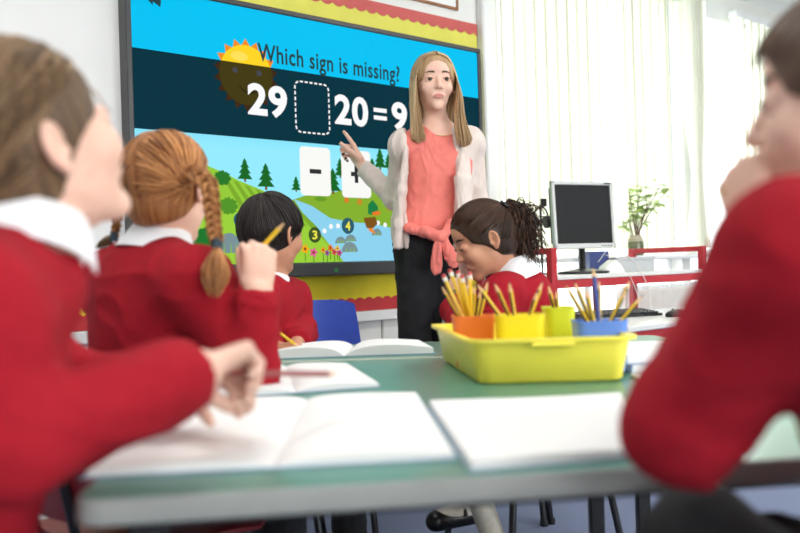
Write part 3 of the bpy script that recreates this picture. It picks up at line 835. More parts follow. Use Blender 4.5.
# ------------------------------------------------------------------ tables
TZ = .64
def table(name, label, c, legs, edge=None):
    """c: corner points (x, y) NL, NR, FR, FL"""
    cc = np.array(c); ctr = cc.mean(0)
    r = thing(name, label, 'table', (ctr[0], ctr[1], 0))
    def inset(d, rad=.03):
        # rounded polygon
        out = []
        n = 4
        for i in range(4):
            p, a, b_ = cc[i], cc[i - 1], cc[(i + 1) % 4]
            u1, u2 = nz(a - p), nz(b_ - p); R_ = rad
            q = p + (u1 + u2) * d
            for k in range(6):
                t = k / 5; A, B = q + u1 * R_, q + u2 * R_
                out.append(tuple((1 - t) ** 2 * A + 2 * t * (1 - t) * q + t * t * B))
        return out
    m = MB(); m.prism(inset(.004), (0, 0, TZ - .0232), (1, 0, 0), (0, 1, 0), (0, 0, .0232)); m.build('tabletop', M_green, r)
    # edging band around the top
    o_, i_ = inset(0), inset(.0042); n = len(o_)
    vs, fs = [], []
    for (z, pts) in ((TZ - .003, i_), (TZ + .0004, i_), (TZ + .0004, inset(.002)), (TZ - .002, o_), (TZ - .022, o_), (TZ - .024, inset(.003)), (TZ - .024, i_)):
        vs += [(p[0], p[1], z) for p in pts]
    for j in range(6):
        for k in range(n): fs.append((j * n + k, j * n + (k + 1) % n, (j + 1) * n + (k + 1) % n, (j + 1) * n + k))
    m = MB(); m.add(vs, fs); m.build('edging', edge or M_edge, r, 50)
    for (x, y) in legs:
        MB().box(x - .016, x + .016, y - .016, y + .016, 0.008, TZ - .0242, b=.003).build('leg', M_blackmetal, r)
        m = MB(); m.lathe([(.02, 0), (.021, .006), (.02, .008)], V(x, y, 0), 12); m.build('foot', M_black, r)
    L_ = sorted(legs)
    for (a, b_) in ((0, 1), (1, 3), (3, 2), (2, 0)):
        pa_, pb_ = np.array(legs[a]), np.array(legs[b_]); d = nz(pb_ - pa_); q = V(-d[1], d[0]) * .011
        A, B = pa_ + d * .016, pb_ - d * .016
        m = MB(); vs = [(*(A - q), TZ - .041), (*(A + q), TZ - .041), (*(B + q), TZ - .041), (*(B - q), TZ - .041), (*(A - q), TZ - .0242), (*(A + q), TZ - .0242), (*(B + q), TZ - .0242), (*(B - q), TZ - .0242)]
        m.add(vs, [(0, 1, 2, 3), (4, 7, 6, 5), (0, 4, 5, 1), (1, 5, 6, 2), (2, 6, 7, 3), (3, 7, 4, 0)]); m.build('apron', M_blackmetal, r)
    return r
NL, NR, FR, FL = (-.300, .742), (.76, .868), (.69, 1.826), (-.372, 1.822)
table('classroom_table', 'green topped grey edged classroom table carrying the yellow tray', (NL, NR, FR, FL), [(-.30 + .05, .81), (.69, .92), (-.32, 1.74), (.62, 1.76)])
xl = at(438, 500, 1.95)[0]; xl2 = at(484, 500, 1.93)[0]; xl3 = at(594, 500, 1.95)[0]
table('classroom_table', 'narrow green topped table pushed against the far side of the larger one', ((-.372, 1.832), (.69, 1.836), (.66, 2.21), (-.36, 2.19)), [(-.31, 1.90), (xl3, 1.93), (-.30, 2.13), (.60, 2.14)], M_beige)
M_beige_seam = M_beige
# beige lipping of the far table along the joint
# ------------------------------------------------------------------ exercise books
M_cover = mat('exercise_book_cover', (150, 176, 196), 0.6)
def book(label, nl, nr, fr, fl, th=.009, spine=.5, ruled=True, group=None, wav=.004, z0=None, name='exercise_book'):
    """open book on the table: corners in world XY; spine at a fraction of the width"""
    z0 = TZ + .0008 if z0 is None else z0
    nl, nr, fr, fl = [np.array(q, float) for q in (nl, nr, fr, fl)]
    ctr = (nl + nr + fr + fl) / 4
    r = thing(name, label, 'book', (ctr[0], ctr[1], z0), group)
    def pt(a, b_): return (nl * (1 - a) + nr * a) * (1 - b_) + (fl * (1 - a) + fr * a) * b_
    e = .004
    vs = []
    cor = [nl, nr, fr, fl]
    m = MB(); m.add([(*q, z0) for q in cor] + [(*q, z0 + .0012) for q in cor], [(3, 2, 1, 0), (4, 5, 6, 7), (0, 1, 5, 4), (1, 2, 6, 5), (2, 3, 7, 6), (3, 0, 4, 7)]); m.build('cover', M_cover, r)
    halves = [(0.012, spine - .001), (spine + .001, .988)] if 0 < spine < 1 else [(.012, .988)]
    for hi_, (a0, a1) in enumerate(halves):
        nx, ny = 16, 6; vs, fs = [], []
        for j in range(ny + 1):
            bq = .012 + .976 * j / ny
            for i in range(nx + 1):
                t = i / nx; a = a0 + (a1 - a0) * t
                if len(halves) == 2:
                    dsp = (1 - t) if hi_ == 0 else t           # 0 at spine
                    hgt = th * (1 - math.exp(-dsp * 9)) * (1 - .35 * dsp) + wav * math.sin(dsp * 3.0) * (.7 + .3 * math.cos(bq * 3))
                else:
                    hgt = th + wav * math.sin(t * 4 + bq * 2) * .4
                p = pt(a, bq); vs.append((*p, z0 + .0014 + hgt))
        nt_ = len(vs)
        for j in range(ny + 1):
            bq = .012 + .976 * j / ny
            for i in range(nx + 1): vs.append((*pt(a0 + (a1 - a0) * i / nx, bq), z0 + .0013))
        def ix(i, j, k): return k * nt_ + j * (nx + 1) + i
        for j in range(ny):
            for i in range(nx): fs += [(ix(i, j, 0), ix(i + 1, j, 0), ix(i + 1, j + 1, 0), ix(i, j + 1, 0))]
        for i in range(nx): fs += [(ix(i, 0, 1), ix(i + 1, 0, 1), ix(i + 1, 0, 0), ix(i, 0, 0)), (ix(i + 1, ny, 1), ix(i, ny, 1), ix(i, ny, 0), ix(i + 1, ny, 0))]
        for j in range(ny): fs += [(ix(0, j + 1, 1), ix(0, j, 1), ix(0, j, 0), ix(0, j + 1, 0)), (ix(nx, j, 1), ix(nx, j + 1, 1), ix(nx, j + 1, 0), ix(nx, j, 0))]
        autosmooth(link('pages', vs, fs, M_paper, r, smooth=True), 40)
    return r
def pq(px, py): return on_plane(px, py, TZ + .006)[:2]
b1 = [pq(80, 474), pq(459, 455), pq(418, 392), pq(195, 401)]
book('large open exercise book under the forearm at the table corner', *b1, th=.007, wav=.003)
b2 = [pq(470, 467), pq(655, 452), pq(622, 394), pq(427, 404)]
book('white exercise book lying before the yellow tray', *b2, th=.008, spine=0, wav=.004)
b3 = [pq(205, 397), pq(381, 384), pq(348, 363), pq(225, 366)]
book('open exercise book beneath the reddish pencil', *b3, th=.007, wav=.003)
b4 = [pq(262, 358), pq(433, 353.5), pq(402, 345), pq(285, 348)]
b4 = [(-.315, 1.885), (.075, 1.90), (.045, 2.13), (-.27, 2.11)]
book('open exercise book with raised pages before the blue chair', *b4, th=.016, spine=.47, wav=.009)
b5 = [pq(628, 366), pq(690, 362), pq(676, 349), pq(622, 352)]
book('closed white exercise book, lower of two stacked behind the tray corner', (.40, 1.47), (.60, 1.50), (.57, 1.76), (.39, 1.74), th=.012, spine=0, wav=.0)
book('closed white exercise book, upper of two stacked behind the tray corner', (.395, 1.485), (.59, 1.50), (.575, 1.75), (.40, 1.74), th=.013, spine=0, wav=.0, z0=TZ + .0155)
book('single white sheet booklet lying right beside the tray', (.375, 1.24), (.56, 1.22), (.57, 1.42), (.386, 1.435), th=.003, spine=0, wav=.002)

# ------------------------------------------------------------------ tray, pots and pencils
tNL, tNR = V(.1256, 1.392), V(.366, 1.386); dv = V(-.043, .372)
tB = [tNL, tNR, tNR + dv * .95 + V(.03, 0), tNL + dv]
def offs(poly, d):
    c = sum(poly) / 4; out = []
    for i in range(4):
        p = poly[i]; u1, u2 = nz(p - poly[i - 1]), nz(p - poly[(i + 1) % 4]); out.append(p + (u1 + u2) * d)
    return out
def rpoly(poly, rad, n=5):
    out = []
    for i in range(4):
        p, a, b_ = poly[i], poly[i - 1], poly[(i + 1) % 4]; u1, u2 = nz(a - p), nz(b_ - p); A, B = p + u1 * rad, p + u2 * rad
        for k in range(n): t = k / (n - 1); out.append((1 - t) ** 2 * A + 2 * t * (1 - t) * p + t * t * B)
    return out
def shell(prof, poly, rad, n=5):
    """prof: (offset, z) list from outer bottom over the rim to the inner floor"""
    vs, fs = [], []
    for o_, z in prof: vs += [(p[0], p[1], z) for p in rpoly(offs(poly, o_), max(.004, rad + o_ * .6), n)]
    k = 4 * n
    for j in range(len(prof) - 1):
        for i in range(k): fs.append((j * k + i, j * k + (i + 1) % k, (j + 1) * k + (i + 1) % k, (j + 1) * k + i))
    fs += [tuple(range(k))[::-1], tuple((len(prof) - 1) * k + i for i in range(k))]
    m = MB(); m.add(vs, fs); return m
TH_ = .076
tray = thing('stationery_tray', 'shallow bright yellow plastic tray on the green table', 'tray', (*(sum(tB) / 4), TZ))
shell([(-.004, TZ + .0006), (0, TZ + .004), (.011, TZ + TH_ - .01), (.012, TZ + TH_ - .006), (.022, TZ + TH_ - .006), (.0225, TZ + TH_), (.010, TZ + TH_), (-.002, TZ + .006), (-.006, TZ + .0045)], tB, .022).build('tray_body', M_traymat, tray, 40)
mid = (tNL + tNR) / 2; ddir = nz(tNR - tNL); nd_ = V(ddir[1], -ddir[0])
MB(Matrix.Translation((float(mid[0]), float(mid[1]), 0)) @ Matrix.Rotation(math.atan2(ddir[1], ddir[0]), 4, 'Z')).box(-.035, .035, -.026, -.0105, TZ + TH_ - .014, TZ + TH_ - .0065, b=.002).build('finger_grip', M_traymat, tray)
PF = TZ + .0055
def pot(label, px0, px1, pytop, D, dep, m, rot=0.0):
    a = at(px0, pytop, D); b_ = at(px1, pytop, D); w = b_[0] - a[0]; top = a[2]
    c = V((a[0] + b_[0]) / 2, D + dep / 2)
    poly = [c + V(sx * w / 2 * math.cos(rot) - sy * dep / 2 * math.sin(rot), sx * w / 2 * math.sin(rot) + sy * dep / 2 * math.cos(rot)) for sx, sy in ((-1, -1), (1, -1), (1, 1), (-1, 1))]
    r = thing('pencil_pot', label, 'pot', (c[0], c[1], PF))
    tp = .006
    shell([(-tp - .003, PF), (-tp, PF + .003), (-.001, top - .003), (.0005, top - .002), (0, top), (-.0025, top), (-tp - .002, PF + .005), (-tp - .008, PF + .004)], poly, .016, 6).build('pot_body', m, r, 40)
    return c, w, dep, top
def plastic(n, rgb, rgb_t=None):
    m = mat(n, rgb, 0.4, 0.03, 10); m.node_tree.nodes['Principled BSDF'].inputs['Subsurface Weight'].default_value = 0.0
    return m
pots = {}
pots['orange'] = pot('squarish orange plastic pencil pot in the yellow tray', 453, 496, 317, 1.56, .075, plastic('orange_plastic', (246, 132, 58)))
pots['yellow'] = pot('wide yellow plastic pencil pot in the yellow tray', 497.5, 546.5, 316, 1.47, .075, plastic('lemon_plastic', (246, 226, 30)))
pots['lime'] = pot('narrow lime green plastic pencil pot in the yellow tray', 546, 577, 308, 1.60, .07, plastic('lime_plastic', (214, 224, 44)))
pots['blue'] = pot('blue plastic pencil pot in the yellow tray', 577.5, 630, 322, 1.44, .072, plastic('cornflower_plastic', (96, 140, 232)))
M_py = mat('pencil_yellow_lacquer', (240, 200, 40), 0.35, 0.03); M_pk = mat('pencil_black_stripe', (40, 36, 34), 0.35, 0.03)
M_wood = mat('pencil_cedar', (222, 180, 130), 0.6, 0.1, 200); M_lead = mat('graphite', (50, 50, 54), 0.4)
M_pb = mat('pencil_blue_lacquer', (50, 74, 150), 0.35, 0.03); M_pr = mat('pencil_brown_lacquer', (140, 60, 56), 0.4, 0.03); M_white = mat('white_lacquer', (238, 236, 230), 0.4, 0.02)
M_er = mat('red_dip_cap', (200, 60, 60), 0.5, 0.03)
def pencil(p0, p1, label, group=None, body=None, stripes=True, tip_at_end=True, r=.0040, dip=False):
    """shaft from p0 to p1; point at p1 when tip_at_end"""
    p0, p1 = np.asarray(p0, float), np.asarray(p1, float); d = nz(p1 - p0); L = np.linalg.norm(p1 - p0)
    t = thing('pencil', label, 'pencil', p0, group)
    e = p0 + d * (L - (.019 if tip_at_end else .0))
    m = MB(); m.tube([p0, e], r, 6)
    me_i = []
    o = link('shaft', m.v, m.f, [body or M_py, M_pk], t, smooth=False)
    if stripes:
        idx = [k % 2 for k in range(6)] + [0, 0]; o.data.polygons.foreach_set('material_index', idx[:len(o.data.polygons)])
    if tip_at_end:
        m = MB(); m.tube([e, e + d * .014], [r * .98, r * .34], 8); m.build('wood_tip', M_wood, t, 40)
        m = MB(); m.tube([e + d * .014, e + d * .019], [r * .34, r * .05], 8); m.build('lead', M_lead, t, 40)
    if dip:
        m = MB(); m.tube([e, e + d * .008], [r * 1.02, r * 1.02], 8); m.build('end_band', M_white, t, 40)
        m = MB(); m.tube([e + d * .008, e + d * .013, e + d * .014], [r * .98, r * .98, r * .5], 8); m.build('end_cap', M_er, t, 40)
    return t
prn = random.Random(3)
def fill(key, tops, label, group, **kw):
    c, w, dep, top = pots[key]
    for i, (px, py) in enumerate(tops):
        D = c[1] + prn.uniform(-.02, .02); tp_ = at(px, py, D)
        fx = (tp_[0] - c[0]) / (w * .5)
        bx = c[0] - np.clip(fx, -1, 1) * w * .22 + prn.uniform(-.004, .004)
        by = c[1] - (D - c[1]) * .6
        b0_ = V(bx, by, PF + .008)
        # keep clear of the rim
        tt = (top - b0_[2]) / (tp_[2] - b0_[2]); xr = b0_[0] + (tp_[0] - b0_[0]) * tt
        lim = w / 2 - .009
        if abs(xr - c[0]) > lim:
            xr = c[0] + math.copysign(lim, xr - c[0]); b0_[0] = (xr - tp_[0] * tt) / (1 - tt)
            b0_[0] = min(max(b0_[0], c[0] - w / 2 + .014), c[0] + w / 2 - .014)
        pencil(b0_, tp_, label, group, **kw)
fill('orange', ((446, 281), (452, 276), (459, 278), (463, 282), (470, 279)), 'yellow pencil with white and red end standing in the orange pot', 'capped pencils in the orange pot', tip_at_end=False, dip=True, stripes=False)
fill('orange', ((441, 285), (474, 284), (481, 288), (488, 280), (466, 286)), 'black-striped yellow pencil standing point up in the orange pot', 'striped pencils in the orange pot')
fill('yellow', ((476, 283), (494, 282), (509, 281), (543, 281), (538, 290)), 'black-striped yellow pencil standing point up in the wide yellow pot', 'pencils in the yellow pot')
fill('lime', ((548, 284), (556, 289)), 'black-striped yellow pencil standing point up in the lime pot', 'pencils in the lime pot')
fill('blue', ((565, 284), (574, 281), (585, 287), (599, 279), (631, 279), (643, 295), (627, 288)), 'black-striped yellow pencil standing point up in the blue pot', 'pencils in the blue pot')
fill('blue', ((593, 266),), 'dark blue pencil standing tallest in the blue pot', None, body=M_pb, stripes=False)

# folded name card on the far table
nc = at(445, 333, 1.96); nc[2] = TZ + .001
m = MB(Matrix.Translation(Vector(nc.tolist())) @ Matrix.Rotation(math.radians(-20), 4, 'Z'))
m.prism([(-.022, 0), (-.0205, 0), (0, .046), (.0205, 0), (.022, 0), (.001, .05), (-.001, .05)], (0, 0, 0), (0, 1, 0), (0, 0, 1), (.035, 0, 0))
tag(m.build('name_card', M_paper), 'small folded white card standing behind the yellow tray', 'card')

# ------------------------------------------------------------------ chairs
def chair(label, x, y, ang, m, seat_z=.37, back_top=.70, w=.36, group=None):
    """ang: direction the sitter faces, degrees from +X"""
    M_ = Matrix.Translation((x, y, 0)) @ Matrix.Rotation(math.radians(ang - 90), 4, 'Z')
    r = thing('classroom_chair', label, 'chair', M_, group)
    # seat: dished sheet, local +y = front
    def sheet(fn, nu, nv, th, name, mm):
        vs, fs = [], []
        for j in range(nv + 1):
            for i in range(nu + 1): vs.append(fn(i / nu, j / nv))
        A = np.array(vs).reshape(nv + 1, nu + 1, 3)
        du = np.gradient(A, axis=1); dv_ = np.gradient(A, axis=0); n = np.cross(du, dv_); n /= np.linalg.norm(n, axis=2, keepdims=True)
        B = A - n * th
        vs = np.concatenate([A.reshape(-1, 3), B.reshape(-1, 3)]); N_ = (nu + 1) * (nv + 1)
        def ix(i, j, k): return k * N_ + j * (nu + 1) + i
        for j in range(nv):
            for i in range(nu): fs += [(ix(i, j, 0), ix(i + 1, j, 0), ix(i + 1, j + 1, 0), ix(i, j + 1, 0)), (ix(i, j + 1, 1), ix(i + 1, j + 1, 1), ix(i + 1, j, 1), ix(i, j, 1))]
        for i in range(nu): fs += [(ix(i, 0, 1), ix(i + 1, 0, 1), ix(i + 1, 0, 0), ix(i, 0, 0)), (ix(i + 1, nv, 1), ix(i, nv, 1), ix(i, nv, 0), ix(i + 1, nv, 0))]
        for j in range(nv): fs += [(ix(0, j + 1, 1), ix(0, j, 1), ix(0, j, 0), ix(0, j + 1, 0)), (ix(nu, j, 1), ix(nu, j + 1, 1), ix(nu, j + 1, 0), ix(nu, j, 0))]
        Mi = np.array(M_); vs = vs @ Mi[:3, :3].T + Mi[:3, 3]
        return autosmooth(link(name, vs, fs, mm, r), 50)
    def rr(u): return 1 - .14 * abs(2 * u - 1) ** 6
    sheet(lambda u, v: ((u - .5) * w * (.98 - .06 * (1 - v)), -.17 + .34 * v * rr(u) + .0, seat_z - .012 * math.cos(math.pi * (v - .45)) * math.cos(math.pi * (u - .5)) - .012 * max(0, v - .8) * 5 * .5), 14, 12, .007, 'seat', m)
    hb = back_top - seat_z
    sheet(lambda u, v: ((u - .5) * w * (1.0 - .14 * v ** 2) * (1 - .10 * max(0, v - .85) / .15 * 0), -.185 - .055 * v - .035 * math.cos(math.pi * (u - .5)) , seat_z + .06 + (hb - .06) * v * (1 - .05 * abs(2 * u - 1) ** 5) ), 14, 12, .007, 'backrest', m)
    for sx in (-1, 1):
        a = MB(M_); a.tube([(sx * w * .36, .12, seat_z - .026), (sx * w * .40, .14, seat_z - .06), (sx * w * .46, .175, .008)], .0105, 10); a.build('leg', M_chrome, r, 60)
        a = MB(M_); a.tube([(sx * w * .36, -.13, seat_z - .026), (sx * w * .40, -.16, seat_z - .06), (sx * w * .46, -.215, .008)], .0105, 10); a.build('leg', M_chrome, r, 60)
        for yy in (.176, -.216):
            a = MB(M_); a.lathe([(.013, 0), (.014, .01), (.0125, .02)], (sx * w * .46, yy, 0), 12); a.build('foot', M_black, r, 40)
        a = MB(M_); a.tube([(sx * w * .36, .13, seat_z - .022), (sx * w * .36, -.14, seat_z - .022), (sx * w * .36, -.20, seat_z + .01), (sx * w * .36, -.228, seat_z + .16)], .009, 8); a.build('back_support', M_chrome, r, 60)
    a = MB(M_); a.tube([(-w * .36, .06, seat_z - .026), (w * .36, .06, seat_z - .026)], .008, 8); a.build('crossbar', M_chrome, r, 60)
    return r
cb = at(315, 320, 2.62)
chair('empty blue plastic classroom chair behind the raised open book', cb[0] - .0, cb[1] + .06, -82, M_blue, back_top=at(322, 303, 2.7)[2], w=.33)

# ------------------------------------------------------------------ implicit surface toolkit for people
_T = np.random.default_rng(3).random((32, 32, 32)).astype(np.float32)
def vnoise(p):
    p = np.asarray(p, np.float32); i = np.floor(p).astype(int); f = p - i; f = f * f * (3 - 2 * f)
    r = 0
    for dx in (0, 1):
        for dy in (0, 1):
            for dz in (0, 1):
                w = (f[:, 0] if dx else 1 - f[:, 0]) * (f[:, 1] if dy else 1 - f[:, 1]) * (f[:, 2] if dz else 1 - f[:, 2])
                r = r + w * _T[(i[:, 0] + dx) % 32, (i[:, 1] + dy) % 32, (i[:, 2] + dz) % 32]
    return r * 2 - 1
class SDF:
    def __init__(self): self.ops = []
    def _add(self, fn, lo, hi, k, sub=False):
        self.ops.append((fn, np.asarray(lo, float), np.asarray(hi, float), k, sub)); return self
    def cap(self, a, b, ra, rb=None, k=.01, sub=False):
        a, b = np.asarray(a, float), np.asarray(b, float); rb = ra if rb is None else rb
        d = b - a; L2 = max(1e-12, float(d @ d)); R = max(ra, rb)
        def fn(X, Y, Z):
            px, py, pz = X - a[0], Y - a[1], Z - a[2]
            t = np.clip((px * d[0] + py * d[1] + pz * d[2]) / L2, 0, 1)
            return np.sqrt((px - t * d[0]) ** 2 + (py - t * d[1]) ** 2 + (pz - t * d[2]) ** 2) - (ra + (rb - ra) * t)
        return self._add(fn, np.minimum(a, b) - R, np.maximum(a, b) + R, k, sub)
    def cone(self, a, b, ra, rb, k=.01, sub=False):
        """flat-ended at b, rounded at a"""
        a, b = np.asarray(a, float), np.asarray(b, float)
        d = b - a; L = float(np.linalg.norm(d)); u = d / L; R = max(ra, rb)
        def fn(X, Y, Z):
            px, py, pz = X - a[0], Y - a[1], Z - a[2]
            ax = px * u[0] + py * u[1] + pz * u[2]
            t = np.clip(ax / L, 0, 1)
            q = np.sqrt((px - t * d[0]) ** 2 + (py - t * d[1]) ** 2 + (pz - t * d[2]) ** 2) - (ra + (rb - ra) * t)
            rr = np.sqrt(np.maximum(0, px ** 2 + py ** 2 + pz ** 2 - ax ** 2)) - (ra + (rb - ra) * t)
            q = np.where(ax > L * .5, rr, q)
            return np.maximum(q, ax - L)
        return self._add(fn, np.minimum(a, b) - R, np.maximum(a, b) + R, k, sub)
    def ell(self, c, r, R=None, k=.01, sub=False):
        c = np.asarray(c, float); r = np.asarray(r, float); R = np.eye(3) if R is None else np.asarray(R, float)
        ext = np.sqrt(((R * r) ** 2).sum(1))
        def fn(X, Y, Z):
            px, py, pz = X - c[0], Y - c[1], Z - c[2]
            q = [(px * R[0, i] + py * R[1, i] + pz * R[2, i]) / r[i] for i in range(3)]
            k0 = np.sqrt(q[0] ** 2 + q[1] ** 2 + q[2] ** 2) + 1e-9
            k1 = np.sqrt((q[0] / r[0]) ** 2 + (q[1] / r[1]) ** 2 + (q[2] / r[2]) ** 2) + 1e-9
            return k0 * (k0 - 1) / k1
        return self._add(fn, c - ext, c + ext, k, sub)
    def half(self, p, n, lo, hi, k=.004):
        """remove everything on the n side of p inside the box"""
        p = np.asarray(p, float); n = nz(n)
        def fn(X, Y, Z): return -((X - p[0]) * n[0] + (Y - p[1]) * n[1] + (Z - p[2]) * n[2])
        return self._add(fn, lo, hi, k, True)
    def bounds(self):
        lo = np.min([o[1] for o in self.ops if not o[4]], 0); hi = np.max([o[2] for o in self.ops if not o[4]], 0); return lo, hi
    def field(self, lo, hi, h):
        n = np.ceil((hi - lo) / h).astype(int) + 1
        ax = [(lo[i] + h * np.arange(n[i])).astype(np.float32) for i in range(3)]
        F = np.full(n, 1.0, np.float32)
        for fn, a, b, k, sub in self.ops:
            m = k * 1.2 + 2.5 * h
            i0 = np.clip(np.floor((a - m - lo) / h).astype(int), 0, n); i1 = np.clip(np.ceil((b + m - lo) / h).astype(int) + 1, 0, n)
            if (i1 - i0 < 1).any(): continue
            sl = tuple(slice(i0[q], i1[q]) for q in range(3))
            D = fn(ax[0][sl[0]][:, None, None], ax[1][sl[1]][None, :, None], ax[2][sl[2]][None, None, :])
            A = F[sl]
            if sub:
                hh = np.clip(.5 - .5 * (A + D) / k, 0, 1); F[sl] = A * (1 - hh) + (-D) * hh + k * hh * (1 - hh)
            else:
                hh = np.clip(.5 + .5 * (A - D) / k, 0, 1); F[sl] = A * (1 - hh) + D * hh - k * hh * (1 - hh)
        return F
    def eval(self, p):
        p = np.asarray(p, float); F = np.full(len(p), 1.0)
        for fn, a, b, k, sub in self.ops:
            D = fn(p[:, 0], p[:, 1], p[:, 2])
            if sub: hh = np.clip(.5 - .5 * (F + D) / k, 0, 1); F = F * (1 - hh) - D * hh + k * hh * (1 - hh)
            else: hh = np.clip(.5 + .5 * (F - D) / k, 0, 1); F = F * (1 - hh) + D * hh - k * hh * (1 - hh)
        return F
    def mesh(self, h, boxes=None):
        lo, hi = self.bounds(); V_, F_ = [], []; n = 0
        for (bl, bh, hh) in (boxes or [(lo - .03, hi + .03, h)]):
            bl = np.maximum(np.asarray(bl, float), lo - .03); bh = np.minimum(np.asarray(bh, float), hi + .03)
            if (bh <= bl).any(): continue
            v, f = surfnets(self.field(bl, bh, hh), bl, hh)
            V_.append(v); F_.append(f + n); n += len(v)
        return np.concatenate(V_), np.concatenate(F_)
def surfnets(F, lo, h):
    s = F < 0
    nx, ny, nz_ = F.shape
    cs = [(i, j, k) for i in (0, 1) for j in (0, 1) for k in (0, 1)]
    cnt = np.zeros((nx - 1, ny - 1, nz_ - 1), np.int8)
    for i, j, k in cs: cnt += s[i:nx - 1 + i, j:ny - 1 + j, k:nz_ - 1 + k]
    act = np.argwhere((cnt > 0) & (cnt < 8))
    idx = np.full(cnt.shape, -1, np.int32); idx[tuple(act.T)] = np.arange(len(act))
    val = {c: F[act[:, 0] + c[0], act[:, 1] + c[1], act[:, 2] + c[2]] for c in cs}
    acc = np.zeros((len(act), 3)); num = np.zeros(len(act))
    for a in cs:
        for q in range(3):
            if a[q]: continue
            b = list(a); b[q] = 1; b = tuple(b); fa, fb = val[a], val[b]
            m = (fa < 0) != (fb < 0)
            t = np.where(m, fa / np.where(m, fa - fb, 1), 0)
            for w in range(3): acc[:, w] += np.where(m, a[w] + (t if w == q else 0), 0)
            num += m
    v = lo + h * (act + acc / num[:, None])
    fs = []
    for q in range(3):
        o1, o2 = (q + 1) % 3, (q + 2) % 3
        sl0 = [slice(None)] * 3; sl1 = [slice(None)] * 3; sl0[q] = slice(0, -1); sl1[q] = slice(1, None)
        A = s[tuple(sl0)]; B = s[tuple(sl1)]
        e = np.argwhere(A != B)
        e = e[(e[:, o1] > 0) & (e[:, o2] > 0) & (e[:, o1] < F.shape[o1] - 1) & (e[:, o2] < F.shape[o2] - 1)]
        inside = A[tuple(e.T)]
        def cell(d1, d2):
            c = e.copy(); c[:, o1] -= d1; c[:, o2] -= d2; return idx[tuple(c.T)]
        quad = np.stack([cell(1, 1), cell(0, 1), cell(0, 0), cell(1, 0)], 1)
        quad[~inside] = quad[~inside][:, ::-1]
        fs.append(quad)
    f = np.concatenate(fs); f = f[(f >= 0).all(1)]
    return v, f
def vnormals(v, f):
    n = np.cross(v[f[:, 2]] - v[f[:, 0]], v[f[:, 3]] - v[f[:, 1]]); out = np.zeros_like(v)
    for i in range(4): np.add.at(out, f[:, i], n)
    return out / (np.linalg.norm(out, axis=1, keepdims=True) + 1e-12)
def folds(v, f, amp=.004, scale=22.0, seed=0.0, stretch=(1, 1, 1)):
    n = vnormals(v, f); q = v * np.array(stretch) * scale + seed
    w = vnoise(q + 1.5 * vnoise(q * .5)[:, None])
    w2 = vnoise(q * 2.3 + 9)
    return v + n * (amp * ((1 - np.abs(w)) ** 2 * 1.6 - .7) + amp * .35 * w2)[:, None]
def frame(fwd, up=(0, 0, 1)):
    f = nz(fwd); r = nz(np.cross(f, up)); u = np.cross(r, f); return np.stack([r, f, u], 1)     # columns right, forward, up

# ------------------------------------------------------------------ skin, cloth and hair materials
def skin(name, rgb, rgb2):
    return mat(name, rgb, 0.5, rgb2=rgb2, vscale=30, sss=.12, spec=0.35, bump=.05, bscale=300)
SK = {'pale': skin('skin_pale', (230, 184, 162), (236, 194, 174)), 'tan': skin('skin_tan', (196, 140, 112), (206, 150, 122)), 'olive': skin('skin_olive', (206, 158, 130), (214, 168, 140))}
M_lips = mat('lips', (204, 128, 116), 0.45, 0.05); M_nail = mat('dark_nail_polish', (40, 20, 30), 0.25)
M_eyew = mat('eye_white', (232, 228, 224), 0.25, 0.02); M_irisb = mat('iris_brown', (60, 40, 28), 0.2); M_irisg = mat('iris_grey', (84, 88, 84), 0.2)
M_sweat = mat('red_school_sweatshirt', (158, 24, 38), 0.92, 0.07, 60, 0.2, 900, spec=.2)
M_sweat2 = mat('red_school_cardigan', (172, 26, 40), 0.9, 0.07, 60, 0.25, 700, sheen=0.25)
M_shirt = mat('white_school_shirt', (238, 238, 240), 0.75, 0.02, 40, 0.1, 500)
M_trous = mat('black_school_cloth', (20, 20, 24), 0.85, 0.15, 60, 0.15, 600)
M_shoe = mat('black_leather_shoe', (18, 18, 20), 0.35, 0.1, 30)
M_sock = mat('white_sock', (212, 206, 192), 0.9, 0.06, 80, 0.3, 500)
def hairmat(name, c1, c2, rough=.46):
    m = bpy.data.materials.new(name); m.use_nodes = True
    N = m.node_tree.nodes; L = m.node_tree.links; b = N['Principled BSDF']
    at_ = N.new('ShaderNodeAttribute'); at_.attribute_name = 'tone'
    nt_ = N.new('ShaderNodeTexNoise'); nt_.inputs['Scale'].default_value = 60
    ad = N.new('ShaderNodeMath'); ad.operation = 'MULTIPLY_ADD'; ad.inputs[1].default_value = .35; L.new(nt_.outputs[0], ad.inputs[0]); L.new(at_.outputs['Fac'], ad.inputs[2])
    rp = N.new('ShaderNodeValToRGB'); rp.color_ramp.elements[0].color = (*lin(c1), 1); rp.color_ramp.elements[1].color = (*lin(c2), 1)
    rp.color_ramp.elements[0].position = .15; rp.color_ramp.elements[1].position = 1.05
    L.new(ad.outputs[0], rp.inputs[0]); L.new(rp.outputs[0], b.inputs['Base Color'])
    b.inputs['Roughness'].default_value = rough; b.inputs['Specular IOR Level'].default_value = .28
    return m
HM = {'ginger': hairmat('hair_ginger', (112, 62, 30), (206, 146, 92)), 'blonde': hairmat('hair_blonde', (140, 102, 64), (236, 204, 158)),
      'black': hairmat('hair_black', (14, 12, 13), (58, 50, 48)), 'mouse': hairmat('hair_brown_blonde', (58, 43, 33), (150, 120, 88)),
      'dark': hairmat('hair_dark_brown', (24, 17, 14), (86, 60, 46)), 'brown': hairmat('hair_brown', (70, 54, 46), (136, 112, 96))}

